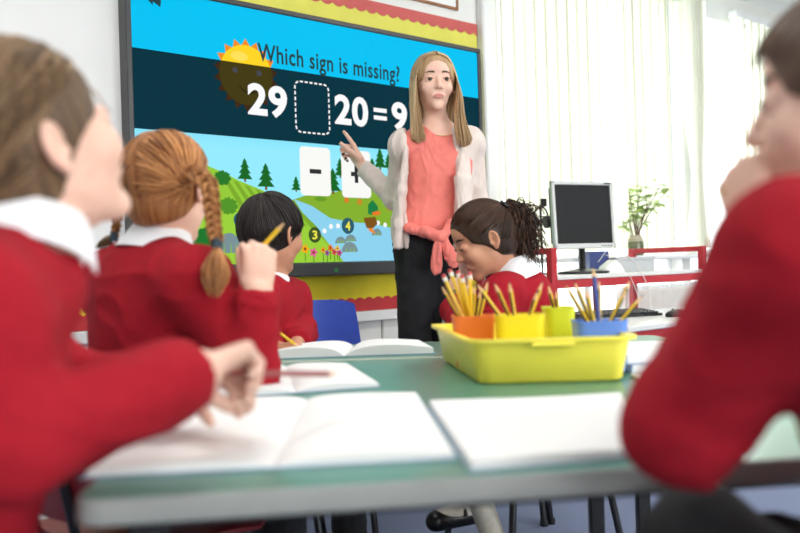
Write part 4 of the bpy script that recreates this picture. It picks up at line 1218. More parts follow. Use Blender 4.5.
def strands(name, paths, r0, m, parent, seed=1, r1=.3):
    """paths (n, m, 3) -> one mesh of three-sided tapering tubes"""
    P = np.asarray(paths, float); n, k, _ = P.shape; rg = np.random.default_rng(seed)
    T = np.gradient(P, axis=1); T /= np.linalg.norm(T, axis=2, keepdims=True) + 1e-9
    ref = np.eye(3)[np.argmin(np.abs(T).max(1), axis=1)][:, None, :] * np.ones((1, k, 1))      # one steady reference per strand
    X = np.cross(ref, T); X /= np.linalg.norm(X, axis=2, keepdims=True) + 1e-9; Y = np.cross(T, X)
    t = np.linspace(0, 1, k); prof = np.where(t < .15, .6 + t / .15 * .4, 1 - (1 - r1) * np.clip((t - .5) / .5, 0, 1))
    rad = (r0 * rg.uniform(.7, 1.2, (n, 1)) * prof[None, :])[..., None]
    V_ = np.stack([P + rad * (math.cos(a) * X + math.sin(a) * Y) for a in (0, 2.094, 4.189)], 2).reshape(-1, 3)
    base = (np.arange(n)[:, None] * k + np.arange(k - 1)[None, :]) * 3
    f = np.concatenate([np.stack([base + q, base + (q + 1) % 3, base + 3 + (q + 1) % 3, base + 3 + q], -1).reshape(-1, 4) for q in range(3)])
    tone = np.repeat(rg.random(n), k * 3)
    return link(name, V_, f, m, parent, attr=tone)
def crv(C, k):
    """C (n, c, 3) control points -> (n, k, 3) smooth paths"""
    C = np.asarray(C, float); n, c, _ = C.shape
    Q = np.concatenate([2 * C[:, :1] - C[:, 1:2], C, 2 * C[:, -1:] - C[:, -2:-1]], 1)
    u = np.linspace(0, c - 1 - 1e-6, k); i = u.astype(int); t = (u - i)[None, :, None]
    p0, p1, p2, p3 = Q[:, i], Q[:, i + 1], Q[:, i + 2], Q[:, i + 3]
    return .5 * (2 * p1 + (p2 - p0) * t + (2 * p0 - 5 * p1 + 4 * p2 - p3) * t ** 2 + (3 * p1 - p0 - 3 * p2 + p3) * t ** 3)

class Head:
    """local axes: x right, y forward, z up; unit = chin-to-crown height"""
    def __init__(self, c, fwd, hh, tilt=0.0, child=True, up=(0, 0, 1), lid=.021):
        self.c = np.asarray(c, float); self.s = hh; f = nz(fwd)
        R = frame(f, up); 
        if tilt:   # pitch: positive looks down
            a = math.radians(tilt); fw = R[:, 1] * math.cos(a) - R[:, 2] * math.sin(a); R = frame(fw, R[:, 2])
        self.R = R; self.child = child; self.lid = lid
        self.hc = V(0, -.035, .09); self.hr = V(.366, .462, .44)
    def W(self, p):
        p = np.asarray(p, float); return self.c + self.s * (p @ self.R.T)
    def Lc(self, p): return ((np.asarray(p, float) - self.c) @ self.R) / self.s
    def hs(self, d, off=0.0):
        """point on the hair surface in local direction(s) d"""
        d = np.asarray(d, float); d = d / np.linalg.norm(d, axis=-1, keepdims=True)
        t = 1 / np.sqrt(((d / self.hr) ** 2).sum(-1, keepdims=True)); return self.hc + d * t * (1 + off)
    def ops(self, S, ears=True):
        s = self.s; R = self.R; W = self.W
        E = lambda c, r, k=.03, sub=False: S.ell(W(V(*c)), V(*r) * s, R, k * s, sub)
        C = lambda a, b, ra, rb, k=.03, sub=False: S.cap(W(V(*a)), W(V(*b)), ra * s, rb * s, k * s, sub)
        jw, jx, jr = (.255, .175, .075) if self.child else (.232, .150, .062)
        E((0, -.06, .10), (.335, .42, .40))
        E((0, .12, -.14), (jw, .255, .335), .08)
        C((-jx, .02, -.24), (-.03, .25, -.40), jr, jr * .92, .06); C((jx, .02, -.24), (.03, .25, -.40), jr, jr * .92, .06)
        E((0, .285, -.425), (.09, .07, .07), .05)
        E((0, .225, .19), (.23, .14, .16), .05)                                   # forehead
        for q in (-1, 1):
            E((q * (.165 if self.child else .15), .245, -.12), (.11, .115, .12), .06)                      # cheeks
            E((q * .145, .405, .015), (.092, .07, .055), .04, True)               # eye sockets
            E((q * .14, .318, .01), (.072, .064, .060), .012)                     # lids
            E((q * .14, .388, .002), (.056, .032, self.lid), .006, True)               # lid opening
        C((0, .345, .05), (0, .432 if not self.child else .415, -.115), .028, .048, .035)
        for q in (-1, 1): E((q * .042, .378, -.13), (.034, .036, .03), .02)
        C((-.075, .335, -.262), (.075, .335, -.262), .03, .03, .03); E((0, .360, -.247), (.082, .025, .017), .015); E((0, .356, -.288), (.068, .027, .022), .012)
        C((-.08, .39, -.267), (.08, .39, -.267), .006, .006, .006, True)
        if ears:
            for q in (-1, 1):
                a = math.radians(24)
                Re = R @ np.array([[math.cos(a), -q * math.sin(a), 0], [q * math.sin(a), math.cos(a), 0], [0, 0, 1.0]])
                c0 = W(V(q * .342, -.035, -.04))
                S.ell(c0, V(.016, .066, .108) * s, Re, .01 * s)
                ring = [c0 + Re @ (V(q * .012, -.002 + .060 * math.cos(t) * (1 if math.cos(t) < 0 else .72), .015 + .098 * math.sin(t)) * s) for t in np.linspace(.2, 4.6, 10)]
                for r0, r1 in zip(ring[:-1], ring[1:]): S.cap(r0, r1, .019 * s, .019 * s, .008 * s)
                S.ell(c0 + Re @ (V(q * .006, .008, -.095) * s), V(.020, .034, .036) * s, Re, .012 * s)      # lobe
                S.ell(c0 + Re @ (V(q * .012, .050, -.02) * s), V(.016, .016, .028) * s, Re, .01 * s)         # tragus
                S.ell(c0 + Re @ (V(q * .024, .008, -.005) * s), V(.026, .033, .058) * s, Re, .008 * s, True)
    def eyes(self, parent, iris, look=(0, 0)):
        for q in (-1, 1):
            c = self.W(V(q * .14, .318, .008)); r = .058 * self.s
            m = MB(); prof = [(r * math.sin(t), -r * math.cos(t)) for t in np.linspace(.05, math.pi - .05, 10)]
            m.lathe(prof, c, 14, axis=self.R[:, 1]); o = m.build('eye', M_eyew, parent, 80)
            d = nz(self.R @ V(look[0], 1, look[1])); m = MB()
            m.lathe([(1.03 * r * math.sin(t), 1.03 * r * math.cos(t)) for t in (.66, .55, .4, .25, .12, .02)], c, 16, axis=d); m.build('iris', iris, o, 60)
            # brow
    def brows(self, parent, m, z=.102, r=.0085):
        """eyebrows and upper lashes laid on the face surface"""
        S = SDF(); self.ops(S, ears=False)
        def proj(x, zz):
            y = np.linspace(.55, .15, 90); p = self.W(np.stack([np.full(90, x), y, np.full(90, zz)], 1)); d = S.eval(p)
            k = np.argmax(d < .0006); return V(x, y[k], zz)
        for q in (-1, 1):
            P = []
            for k in range(6):
                dz = (k - 2.5) * .0045
                P.append([self.W(proj(q * (.058 + .15 * t), z + .02 + dz * (1.1 - t) + .014 * math.sin(t * 2.7) - .008 * t) + V(0, .006, 0)) for t in np.linspace(.04 * (k % 3), 1, 8)])
            strands('eyebrow', crv(P, 16), r * self.s, m, parent, 2)
            L_ = [[self.W(proj(q * (.14 + a), self.lid * (1 - (a / .062) ** 2) + .006) + V(0, .008, 0)) for a in np.linspace(-.058, .062, 7)]]
            strands('eyelashes', crv(L_, 12), .0095 * self.s, HM['black'], parent, 3, r1=.5)
    def cap(self, m, parent, off=-.028, nape=-.26, face=(.35, .40, .51), fc=(0, .47, -.235), name='hair_cap', h=.004, low=None):
        S = SDF(); s = self.s; W = self.W
        S.ell(W(self.hc), self.hr * s * (1 + off), self.R, .004)
        S.ell(W(V(0, -.16, -.16)), V(.27, .27, .26) * s, self.R, .05 * s)         # back of neck volume
        S.ell(W(V(*fc)), V(*face) * s, self.R, .02 * s, True)
        S.ell(W(V(0, .30, -.30)), V(.6, .36, .36) * s, self.R, .02 * s, True)
        for q in (-1, 1): S.ell(W(V(q * .38, -.02, -.045)), V(.06, .075, .105) * s, self.R, .02 * s, True)
        S.half(W(V(0, 0, nape)), self.R @ V(0, .35, -1), self.c - .6 * s, self.c + .6 * s, .01)
        v, f = S.mesh(h)
        L = self.Lc(v); tone = .22 + .25 * vnoise(np.stack([np.arctan2(L[:, 0], L[:, 1]) * 16, L[:, 2] * 3, L[:, 0] * 3], 1))
        return link(name, v, f, m, parent, attr=tone)

def hairline(phi):
    """elevation (deg) of the hairline at azimuth phi (deg, 0 = front)"""
    a = abs((phi + 180) % 360 - 180)
    return float(np.interp(a, [0, 35, 60, 80, 100, 125, 150, 180], [29, 24, -2, -16, -22, -38, -46, -48]))
def sph(phi, el):
    p, e = math.radians(phi), math.radians(el); return V(math.sin(p) * math.cos(e), math.cos(p) * math.cos(e), math.sin(e))
def slerp(a, b, t):
    a, b = nz(a), nz(b); w = math.acos(float(np.clip(a @ b, -.9999, .9999))); s = math.sin(w)
    return (np.sin((1 - t) * w) / s)[:, None] * a + (np.sin(t * w) / s)[:, None] * b
def short_hair(hd, m, parent, n=900, seed=1, crown=(180, 62), r=.0016, length=.5, whorl=10, lift=.03, fringe=0.0):
    rg = random.Random(seed); P = []; cd = sph(*crown)
    for i in range(n):
        phi = rg.uniform(-180, 180); el = hairline(phi) - rg.uniform(0, 9) - (fringe if abs(phi) < 60 else 0)
        e = sph(phi, el); u = rg.random() ** 1.3 * .75; t1 = min(1.0, u + length * rg.uniform(.7, 1.3)); t = np.linspace(u, t1, 10)
        w = slerp(cd, e, np.clip(t, 0.02, 1))
        tw = math.radians(whorl) * (1 - t) ** 2
        w = np.stack([w[:, 0] * np.cos(tw) - w[:, 1] * np.sin(tw), w[:, 0] * np.sin(tw) + w[:, 1] * np.cos(tw), w[:, 2]], 1)
        off = lift * rg.random() * np.linspace(.5, 1, 10) ** 1 + rg.uniform(-.010, .014) - .04 * np.exp(-np.linspace(0, 1, 10) * 9)
        P.append(hd.W(hd.hs(w, 0) * (1 + off[:, None])))
    return strands('hair', P, r, m, parent, seed)
def pulled_hair(hd, m, parent, tie, n=1000, seed=2, r=.0014, region=None, wob=.012, name='hair', rnd=.05, hl=0.0):
    """hair combed over the scalp to a tie direction (local); tie may be a function of the start direction"""
    rg = random.Random(seed); P = []
    for i in range(n):
        for _ in range(20):
            phi = rg.uniform(-180, 180); h0 = hairline(phi) + (hl if abs(phi) < 75 else 0); el = math.degrees(math.asin(rg.uniform(math.sin(math.radians(h0)), 1)))
            if rg.random() < .45: el = h0 + rg.uniform(-8, 4)
            d = sph(phi, el)
            if region is None or region(d): break
        td = tie(d) if callable(tie) else tie
        td = nz(np.asarray(td, float) + V(*[rg.uniform(-rnd, rnd) for _ in range(3)]))
        t = np.linspace(0.0, 1, 14); w = slerp(d, td, t)
        ph = rg.uniform(0, 6.28); off = rg.uniform(-.008, .016) + wob * np.sin(t * 5 + ph) * np.sin(t * math.pi) - .05 * np.exp(-t * 11)
        q_ = hd.hs(w)
        if ((np.abs(q_[:, 0]) > .22) & (np.abs(q_[:, 1] + .01) < .11) & (q_[:, 2] < .075) & (q_[:, 2] > -.2)).any(): continue     # keep the ears free
        P.append(hd.W(q_ * (1 + off[:, None])))
    return strands(name, P, r, m, parent, seed)
def braid(pts, rad, m, parent, name='plait', turns=5, seed=1, per=14, r=.0016):
    """three interwoven bundles of strands along a path"""
    C = np.array(catmull(pts, 12)); k = len(C); t = np.linspace(0, 1, k)
    T = np.gradient(C, axis=0); T /= np.linalg.norm(T, axis=1, keepdims=True)
    ref = V(0.3, -1, .1); X = np.cross(ref, T); X /= np.linalg.norm(X, axis=1, keepdims=True); Y = np.cross(T, X)
    rg = random.Random(seed); P = []
    taper = (np.linspace(1, .7, k))[:, None]
    for b in range(3):
        ph = 2 * math.pi * t * turns + b * 2 * math.pi / 3
        cx = rad * .62 * np.sin(ph)[:, None] * X * taper; cy = rad * .42 * np.sin(2 * ph)[:, None] * Y * taper
        for i in range(per):
            a = rg.uniform(0, 6.28); q = rad * .46 * math.sqrt(rg.random())
            P.append(C + cx + cy + (q * math.cos(a) * X + q * math.sin(a) * Y) * taper)
    return strands(name, P, r, m, parent, seed, r1=.8)
def tail(p0, p1, rad, m, parent, n=60, seed=1, name='plait_end', r=.0012, bulge=.5):
    rg = random.Random(seed); P = []; p0, p1 = np.asarray(p0), np.asarray(p1); d = nz(p1 - p0); L = np.linalg.norm(p1 - p0)
    for i in range(n):
        o = V(*[rg.gauss(0, 1) for _ in range(3)]); o -= d * (o @ d); o = nz(o) * rad * math.sqrt(rg.random())
        e = rg.uniform(.75, 1.08)
        P.append([p0 + o * .25, p0 + d * L * .35 + o, p0 + d * L * .7 * e + o * (.9 * bulge + .5), p0 + d * L * e + o * bulge * .6])
    return strands(name, crv(P, 9), r, m, parent, seed)

def hand(S, wrist, fdir, pn, L, right, curls, thumb=(.75, .5, .45), tb=.35, spread=.05, nails=None):
    """five-fingered hand; pn = palm normal; curls = per finger (knuckle, middle, tip) degrees"""
    f = nz(fdir); pn = nz(np.asarray(pn, float) - f * (np.asarray(pn, float) @ f)); tv = np.cross(f, pn) * (1 if right else -1)
    w = np.asarray(wrist, float); k = .03 * L
    out = {}
    S.ell(w + f * .27 * L, V(.20, .30, .085) * L, np.stack([tv, f, pn], 1), .05 * L)
    X = [.165, .055, -.055, -.155]; Y = [.50, .53, .50, .45]; LN = [.40, .45, .41, .32]; RD = [.052, .054, .051, .045]
    for i in range(4):
        kn = w + f * Y[i] * L + tv * X[i] * L - pn * .01 * L
        S.cap(w + f * .08 * L + tv * X[i] * .45 * L, kn, .075 * L, .056 * L, .05 * L)
        a = 0.0; p = kn; side = tv * spread * (1.5 - i)
        for j, (seg, c) in enumerate(zip((.46, .30, .24), curls[i])):
            a += math.radians(c); d = nz(f * math.cos(a) + pn * math.sin(a) + side * math.cos(a)); q = p + d * LN[i] * seg * L
            S.cap(p, q, RD[i] * L * (1 - .10 * j), RD[i] * L * (1 - .10 * (j + 1)), .012 * L); p = q
        out[i] = (p, d)
    b = w + f * .13 * L + tv * .13 * L + pn * .03 * L
    d = nz(tv * thumb[0] + f * thumb[1] + pn * thumb[2]); m1 = b + d * .26 * L
    S.cap(w + f * .06 * L + tv * .05 * L, b, .08 * L, .085 * L, .05 * L); S.cap(b, m1, .082 * L, .062 * L, .03 * L)
    d2 = nz(d * (1 - tb) + f * tb + pn * tb * .3); m2 = m1 + d2 * .17 * L; m3 = m2 + nz(d2 + f * tb * .5 + pn * .1) * .13 * L
    S.cap(m1, m2, .060 * L, .054 * L, .012 * L); S.cap(m2, m3, .054 * L, .042 * L, .012 * L)
    out['thumb'] = (m3, nz(m3 - m2)); out['knuckle'] = w + f * .5 * L; out['palm'] = w + f * .4 * L + pn * .08 * L
    return out
FIST = [(75, 85, 50)] * 4
RELAX = [(18, 25, 15), (22, 28, 18), (26, 30, 20), (30, 32, 22)]
PEN = [(45, 50, 30), (52, 58, 32), (64, 66, 36), (70, 70, 40)]

def torso_ops(S, hip, chest, neck, R, shL, shR, g=0.0, w=1.0):
    """R columns right, forward, up of the chest; g inflates for clothing"""
    hip, chest, neck = [np.asarray(q, float) for q in (hip, chest, neck)]
    up = nz(chest - hip); Rt = frame(R[:, 1] - up * (R[:, 1] @ up), up)
    S.ell(hip, V(.128 * w + g, .098 * w + g, .10), Rt, .03)
    S.ell(hip * .55 + chest * .45, V(.112 * w + g, .086 * w + g, np.linalg.norm(chest - hip) * .62), Rt, .05)
    S.ell(chest, V(.122 * w + g, .088 * w + g, .125 * w + g), Rt, .05)
    S.cap(shL, shR, .042 * w + g, .042 * w + g, .05)
    for q in (shL, shR): S.cap(neck, q, .034 * w + g, .044 * w + g, .04)
def collar(neck, R, rn, parent, m, h=.026, drop=.034, wide=.030, gap=24, pts_len=.02, tilt=.25):
    """folded shirt collar: a turned-down band around the neck, open at the front"""
    ax = nz(R[:, 2] + R[:, 1] * tilt); Rc = frame(R[:, 1] - ax * (R[:, 1] @ ax), ax)
    n = 40; prof = [(0, -.004), (.001, h * .7), (.004, h), (.008, h * .96), (.016, h * .35), (wide, -drop * .6)]
    vs, fs = [], []; k = len(prof)
    for i in range(n + 1):
        a = math.radians(gap + (360 - 2 * gap) * i / n); fr = abs(i / n - .5) * 2
        d = Rc[:, 0] * math.sin(a) + Rc[:, 1] * math.cos(a)
        for j, (o, z) in enumerate(prof):
            e = (fr ** 6) * pts_len * (j / (k - 1)) ** 2
            vs.append(neck + d * (rn + o + e * .5) + Rc[:, 2] * (z - e))
    nv = len(vs)
    vs = np.array(vs); 
    for i in range(n):
        for j in range(k - 1):
            a = i * k + j; fs.append((a, a + 1, a + k + 1, a + k))
    f = np.array(fs); nn = vnormals(vs, f); v2 = vs - nn * .0022
    F = [tuple(q) for q in f] + [tuple(q[::-1] + nv) for q in f]
    for i in range(n):
        for j in (0, k - 1): F.append((i * k + j, (i + 1) * k + j, nv + (i + 1) * k + j, nv + i * k + j))
    for j in range(k - 1):
        F += [(j, j + 1, nv + j + 1, nv + j), (n * k + j, n * k + j + 1, nv + n * k + j + 1, nv + n * k + j)]
    m_ = MB(); m_.add(vs, []); m_.add(v2, []); m_.f = F
    return m_.build('shirt_collar', m, parent, 60)
def box_about(p, r): p = np.asarray(p, float); return p - r, p + r

# ------------------------------------------------------------------ people
def finish_body(S, parent, skinm, fine, coarse=.006, lips=None, nails=None):
    """one body mesh: coarse limbs, finer head and hands; lips and nails as material zones"""
    lo, hi = S.bounds()
    V_, F_ = surf = [], []
    v, f = S.mesh(coarse)
    inside = np.zeros(len(v), bool)
    for (a, b, h) in fine: inside |= ((v > np.asarray(a) + .008) & (v < np.asarray(b) - .008)).all(1)
    f = f[~inside[f].all(1)]
    vs, fs = [v], [f]; n = len(v)
    for (a, b, h) in fine:
        v2, f2 = S.mesh(h, [(a, b, h)]); vs.append(v2); fs.append(f2 + n); n += len(v2)
    v = np.concatenate(vs); f = np.concatenate(fs)
    used = np.unique(f); mp = np.full(len(v), -1); mp[used] = np.arange(len(used)); v = v[used]; f = mp[f]
    mi = np.zeros(len(f), int); c = v[f].mean(1)
    mats = [skinm]
    if lips is not None:
        L = lips.Lc(c); m = (((L - V(0, .365, -.267)) / V(.082, .05, .036)) ** 2).sum(1) < 1
        mats.append(M_lips); mi[m] = 1
    if nails:
        mats.append(M_nail); k = len(mats) - 1
        for (p, r) in nails: mi[((c - p) ** 2).sum(1) < r * r] = k
    return link('body', v, f, mats, parent, mats_idx=mi)

def child(label, hd, neck, chest, hip, fwd, arms, skinm, iris, seat, knees, feet, base, sweater=None, skirt=False, seed=0.0, sock=False, w=1.0, closed=False, look=(0, -.2), cuff=(.045, .041, .036), opening=.056, cw=.034, cd=.042):
    P = thing('person', label, 'person', base)
    R = frame(V(*fwd, 0)); neck, chest, hip = [np.asarray(q, float) for q in (neck, chest, hip)]
    shL, shR = arms['L']['sh'], arms['R']['sh']
    B = SDF(); hd.ops(B)
    B.cap(hd.W(V(0, -.08, -.22)), neck, .036, .038, .03); B.cap(neck, chest + R[:, 2] * .06, .04, .06, .03)
    torso_ops(B, hip, chest, neck - R[:, 2] * .035, R, shL, shR, 0, w * .93)
    fine = [(hd.c - .58 * hd.s * 1.0, hd.c + .60 * hd.s, .0032)]
    fine[0] = (np.array([hd.c[0] - .62 * hd.s, hd.c[1] - .62 * hd.s, neck[2] - .005]), hd.c + .62 * hd.s, .0032)
    info = {}
    for side in ('L', 'R'):
        A = arms[side]
        wr_ = A.get('wrad', .0205); B.cap(A['sh'], A['el'], .036, .029, .02); B.cap(A['el'], A['wr'], .029, wr_, .02)
        info[side] = hand(B, A['wr'], A['fd'], A['pn'], A.get('L', .125), side == 'R', A.get('curl', RELAX), A.get('thumb', (.7, .6, .35)), A.get('tb', .35))
        hc = A['wr'] + nz(A['fd']) * .055; fine.append((hc - .085, hc + .085, .0028))
    for i, q in enumerate((-1, 1)):
        hj = hip + R[:, 0] * q * .07; B.cap(hj, knees[i], .062, .045, .03); B.cap(knees[i], feet[i] + V(0, 0, .05), .043, .028, .02)
        B.cap(feet[i] + V(0, 0, .035), feet[i] + V(fwd[0], fwd[1], 0) * .09 + V(0, 0, .022), .026, .02, .02)
    body = finish_body(B, P, skinm, fine, lips=hd)
    hd.eyes(P, iris, look)
    # sweatshirt
    S = SDF(); torso_ops(S, hip, chest, neck - R[:, 2] * .045, R, shL, shR, .014, w)
    for side in ('L', 'R'):
        A = arms[side]; d = nz(A['wr'] - A['el']); e = A['wr'] - d * A.get('pull', .012)
        S.cap(A['sh'], A['el'], .050, cuff[0], .035); S.cap(A['el'], e - d * .03, cuff[0] * .98, cuff[1], .02)
        S.cone(e - d * .05, e, cuff[1] * .9, cuff[2], .006)
    S.cap(neck + R[:, 2] * .012 + R[:, 1] * .006, neck + R[:, 2] * .2, opening, opening, .008, True)
    # rumpled hem roll
    v, f = S.mesh(.0055); v = folds(v, f, .0036, 13, seed, (1, 1, 1.7))
    link('sweatshirt', v, f, sweater or M_sweat, P)
    collar(neck + R[:, 2] * .010 + R[:, 1] * .004, R, .0425, P, M_shirt, wide=cw, drop=cd)
    # lower half
    T = SDF(); T.ell(hip - V(0, 0, .02), V(.135, .11, .09) * w, R, .03)
    for i, q in enumerate((-1, 1)):
        hj = hip + R[:, 0] * q * .07
        T.cap(hj, knees[i], .072, .056, .03)
        if not skirt: T.cone(knees[i], feet[i] + V(0, 0, .07), .054, .045, .02)
    v, f = T.mesh(.007); v = folds(v, f, .003, 18, seed + 5); link('skirt' if skirt else 'trousers', v, f, M_trous, P)
    for i in range(2):
        fd = V(fwd[0], fwd[1], 0); p = feet[i]
        if skirt:
            K = SDF(); K.cap(knees[i] * .35 + (p + V(0, 0, .05)) * .65, p + V(0, 0, .06), .034, .031, .01); K.cap(p + V(0, 0, .045), p + fd * .09 + V(0, 0, .032), .031, .026, .02)
            v, f = K.mesh(.005); link('sock', v, f, M_sock, P)
        K = SDF(); K.cap(p - fd * .025 + V(0, 0, .028), p + fd * .10 + V(0, 0, .026), .032, .031, .02); K.half(p + V(0, 0, .001), (0, 0, -1), p - .2, p + .2, .003)
        if skirt: K.ell(p + fd * .035 + V(0, 0, .06), V(.03, .05, .032), frame(fd), .01, True)
        v, f = K.mesh(.005); sh = link('shoe', v, f, M_shoe, P)
        if skirt:
            m = MB(); side = np.cross(fd, V(0, 0, 1)); m.tube([p + fd * .02 + side * a * .034 + V(0, 0, .035 + .035 * math.sqrt(max(0, 1 - a * a))) for a in np.linspace(-1, 1, 11)], .006, 8); m.build('strap', M_shoe, sh, 60)
    return P, info, R

def arm(sh, el, wr, fd, pn, **k): return dict(sh=np.asarray(sh), el=np.asarray(el), wr=np.asarray(wr), fd=np.asarray(fd, float), pn=np.asarray(pn, float), **k)
def legs(hip, fwd, thigh=.26, spread=.075, back=.0):
    f = nz(V(fwd[0], fwd[1], 0)); r = np.cross(f, V(0, 0, 1)); hip = np.asarray(hip)
    kn = [hip + f * thigh + r * q * spread + V(0, 0, -.02) for q in (-1, 1)]
    ft = [V(k[0] - f[0] * back, k[1] - f[1] * back, 0) for k in kn]
    return kn, ft
SEAT = .37

# --- child with forearm on the near table corner
hd1 = Head(at(26, 147, .84), (.68, .73, 0), .212, tilt=-26)
neck = at(22, 238, .83); chest = V(-.435, .815, .752); hip = V(-.49, .80, .475); fw = nz(V(.85, .53))
A = {'R': arm((-.372, .715, .815), at(8, 444, .70), at(197, 373, .85), at(244, 354, .93) - at(197, 373, .85), (.35, -.35, -.9), curl=[(58, 64, 36), (62, 68, 38), (68, 70, 40), (72, 72, 40)], thumb=(.35, .7, .6), pull=.004, L=.145, wrad=.025),
     'L': arm((-.495, .925, .815), (-.40, 1.04, .69), at(196, 370, .98), (.75, -.5, .0), (.3, .2, -.9), curl=PEN, L=.13)}
kn, ft = legs(hip, fw)
p1_, i1, R1 = child('person in red sweatshirt resting a forearm on the large open book', hd1, neck, chest, hip, fw, A, SK['pale'], M_irisg, SEAT, kn, ft, (-.49, .80, 0), seed=1.0, cuff=(.046, .041, .036), cw=.022, cd=.02)
hm = HM['mouse']
hd1.cap(hm, p1_)
tie1 = nz(V(.25, -.8, -.45))
pulled_hair(hd1, hm, p1_, tie1, n=1500, seed=21, r=.0014)
bp = [hd1.W(hd1.hs(q, .03)) for q in (sph(58, 26), sph(82, 20), sph(108, 10), sph(135, -4), sph(162, -20))]
braid(bp, .013, hm, p1_, turns=6, seed=3, per=18)
hd1.brows(p1_, hm)
k0_ = i1['R']['palm']
a0 = at(244, 360, .945); a1 = at(336, 374, 1.07)
a0 = i1['R']['palm'] + V(0, 0, -.004); pencil(a0 - nz(a1 - a0) * .03, a1, 'reddish-brown pencil held above the open books', None, body=M_pr, stripes=False, r=.0038)

# --- child with a raised hand and plaits
hd2 = Head(at(168, 188, 1.58), (.34, .94, 0), .208)
neck = at(158, 247, 1.58); chest = at(150, 305, 1.58); hip = V(-.50, 1.60, .475); fw = nz(V(.72, .69))
A = {'R': arm(at(196, 284, 1.47), at(252, 376, 1.43), at(258, 292, 1.43), (.05, .08, 1), (-.35, .93, 0.0), curl=FIST, thumb=(.1, .55, .8), tb=.5, pull=.0, L=.145, wrad=.026),
     'L': arm(at(112, 284, 1.67), (-.50, 1.80, .69), (-.36, 1.745, .675), (.9, -.2, -.05), (0, 0, -1), curl=RELAX, L=.12)}
kn, ft = legs(hip, fw)
p2_, i2, R2 = child('person in red sweatshirt with elbow on table and pencil in raised fist', hd2, neck, chest, hip, fw, A, SK['pale'], M_irisg, SEAT, kn, ft, (-.50, 1.60, 0), seed=4.0)
hm = HM['ginger']
hd2.cap(hm, p2_)
tR, tL = nz(V(.80, -.42, -.28)), nz(V(-.72, -.46, -.42))
pulled_hair(hd2, hm, p2_, lambda d: tR if d[0] > -.12 + .07 * math.sin(9 * d[2]) else tL, n=2600, seed=5, r=.0013, wob=.02)
r0 = hd2.W(hd2.hs(tR, .02)); tieR = at(217, 243, 1.42)
braid([hd2.W(hd2.hs(nz(V(.82, -.32, .05)), .02)), at(208, 184, 1.455), at(212, 206, 1.44), at(214, 226, 1.43), tieR], .0165, hm, p2_, turns=3.2, seed=6, per=22)
M_tie = mat('teal_hair_band', (44, 64, 76), 0.7)
m = MB(); m.tube([tieR + V(0, 0, .008), tieR - V(0, 0, .010)], [.0095, .0095], 12); m.build('hair_band', M_tie, p2_, 50)
tail(tieR - V(0, 0, .006), at(214, 293, 1.375), .018, hm, p2_, 260, 7, bulge=.95)
tieL = at(115, 236, 1.60)
braid([hd2.W(hd2.hs(tL, .01)), at(117, 222, 1.60), tieL], .011, hm, p2_, turns=1.6, seed=8, per=16)
m = MB(); m.tube([tieL + V(0, 0, .008), tieL - V(.003, 0, .010)], [.008, .008], 12); m.build('hair_band', M_tie, p2_, 50)
tail(tieL, at(97, 247, 1.61), .009, HM['mouse'], p2_, 70, 9)
fp = i2['R']['knuckle']
pencil(at(240, 271, 1.475), at(286, 221, 1.44), 'yellow pencil gripped in the raised fist', None, stripes=False, r=.0038)

# --- child writing at the far table end
hd3 = Head(at(272, 234, 2.30), (.58, .81, 0), .210, tilt=4)
neck = at(268, 284, 2.31); chest = at(262, 318, 2.32); hip = V(-.425, 2.33, .475); fw = nz(V(.97, .1))
A = {'R': arm(at(252, 302, 2.19), at(234, 350, 2.15), at(277, 349, 2.03), at(299, 347, 1.97) - at(277, 349, 2.03), (.1, .35, -1), curl=PEN, thumb=(.6, .6, .5), L=.118),
     'L': arm(at(288, 300, 2.43), at(301, 333, 2.38), at(297, 344, 2.19), (-.25, -.95, -.05), (0, 0, -1), L=.118)}
kn, ft = legs(hip, fw)
p3_, i3, R3 = child('person in red sweatshirt writing beside the empty blue chair', hd3, neck, chest, hip, fw, A, SK['tan'], M_irisb, SEAT, kn, ft, (-.425, 2.33, 0), seed=7.0)
hm = HM['black']
hd3.cap(hm, p3_, off=.0, nape=-.20)
short_hair(hd3, hm, p3_, 1700, 11, r=.0016, length=.55, lift=.05, fringe=12)
hd3.brows(p3_, hm)
pk = at(272, 326, 1.985); pe = on_plane(303, 351.5, TZ + .014)
pencil(at(271, 326, 2.03), at(300, 348.5, 1.955), 'yellow pencil writing in the raised open book', None, stripes=False, r=.0034)

# --- child bent over behind the tray
hd4 = Head(at(483, 239, 2.34), (-.95, -.18, 0), .207, tilt=24, lid=.008)
neck = at(511, 270, 2.385); chest = at(521, 306, 2.41); hip = V(.365, 2.46, .475); fw = nz(V(-.85, -.45))
A = {'L': arm(at(503, 297, 2.30), at(495, 330, 2.24), at(478, 336, 2.08), (-.5, -.8, -.1), (.1, -.1, -1), L=.12),
     'R': arm(at(527, 294, 2.47), at(456, 310, 2.44), at(463, 329, 2.26), (.1, -.95, -.1), (0, 0, -1), L=.12)}
kn, ft = legs(hip, fw, thigh=.24, back=.0)
ft = [V(at(466, 520, 2.44)[0], 2.44, 0.085), V(at(500, 520, 2.22)[0], 2.24, 0.0)]
p4_, i4, R4 = child('person in red sweatshirt bending over the table behind the yellow tray', hd4, neck, chest, hip, fw, A, SK['tan'], M_irisb, SEAT, kn, ft, (.365, 2.46, 0), seed=9.0, skirt=True, look=(0, -.9), w=.86, cuff=(.041, .038, .034), cw=.042, cd=.05)
hm = HM['dark']
hd4.cap(hm, p4_, fc=(0, .44, -.19), face=(.37, .40, .52))
tie4 = nz(V(-.25, -.80, .42))
pulled_hair(hd4, hm, p4_, tie4, n=1700, seed=13, r=.0012, wob=.006, hl=10)
hd4.brows(p4_, hm)
T0 = hd4.W(hd4.hs(tie4, .05))
m = MB(); m.lathe([(.012, -.005), (.015, 0), (.012, .005)], T0, 16, axis=hd4.R @ tie4); m.build('hair_band', M_black, p4_, 60)
rg = random.Random(17); Pc = []
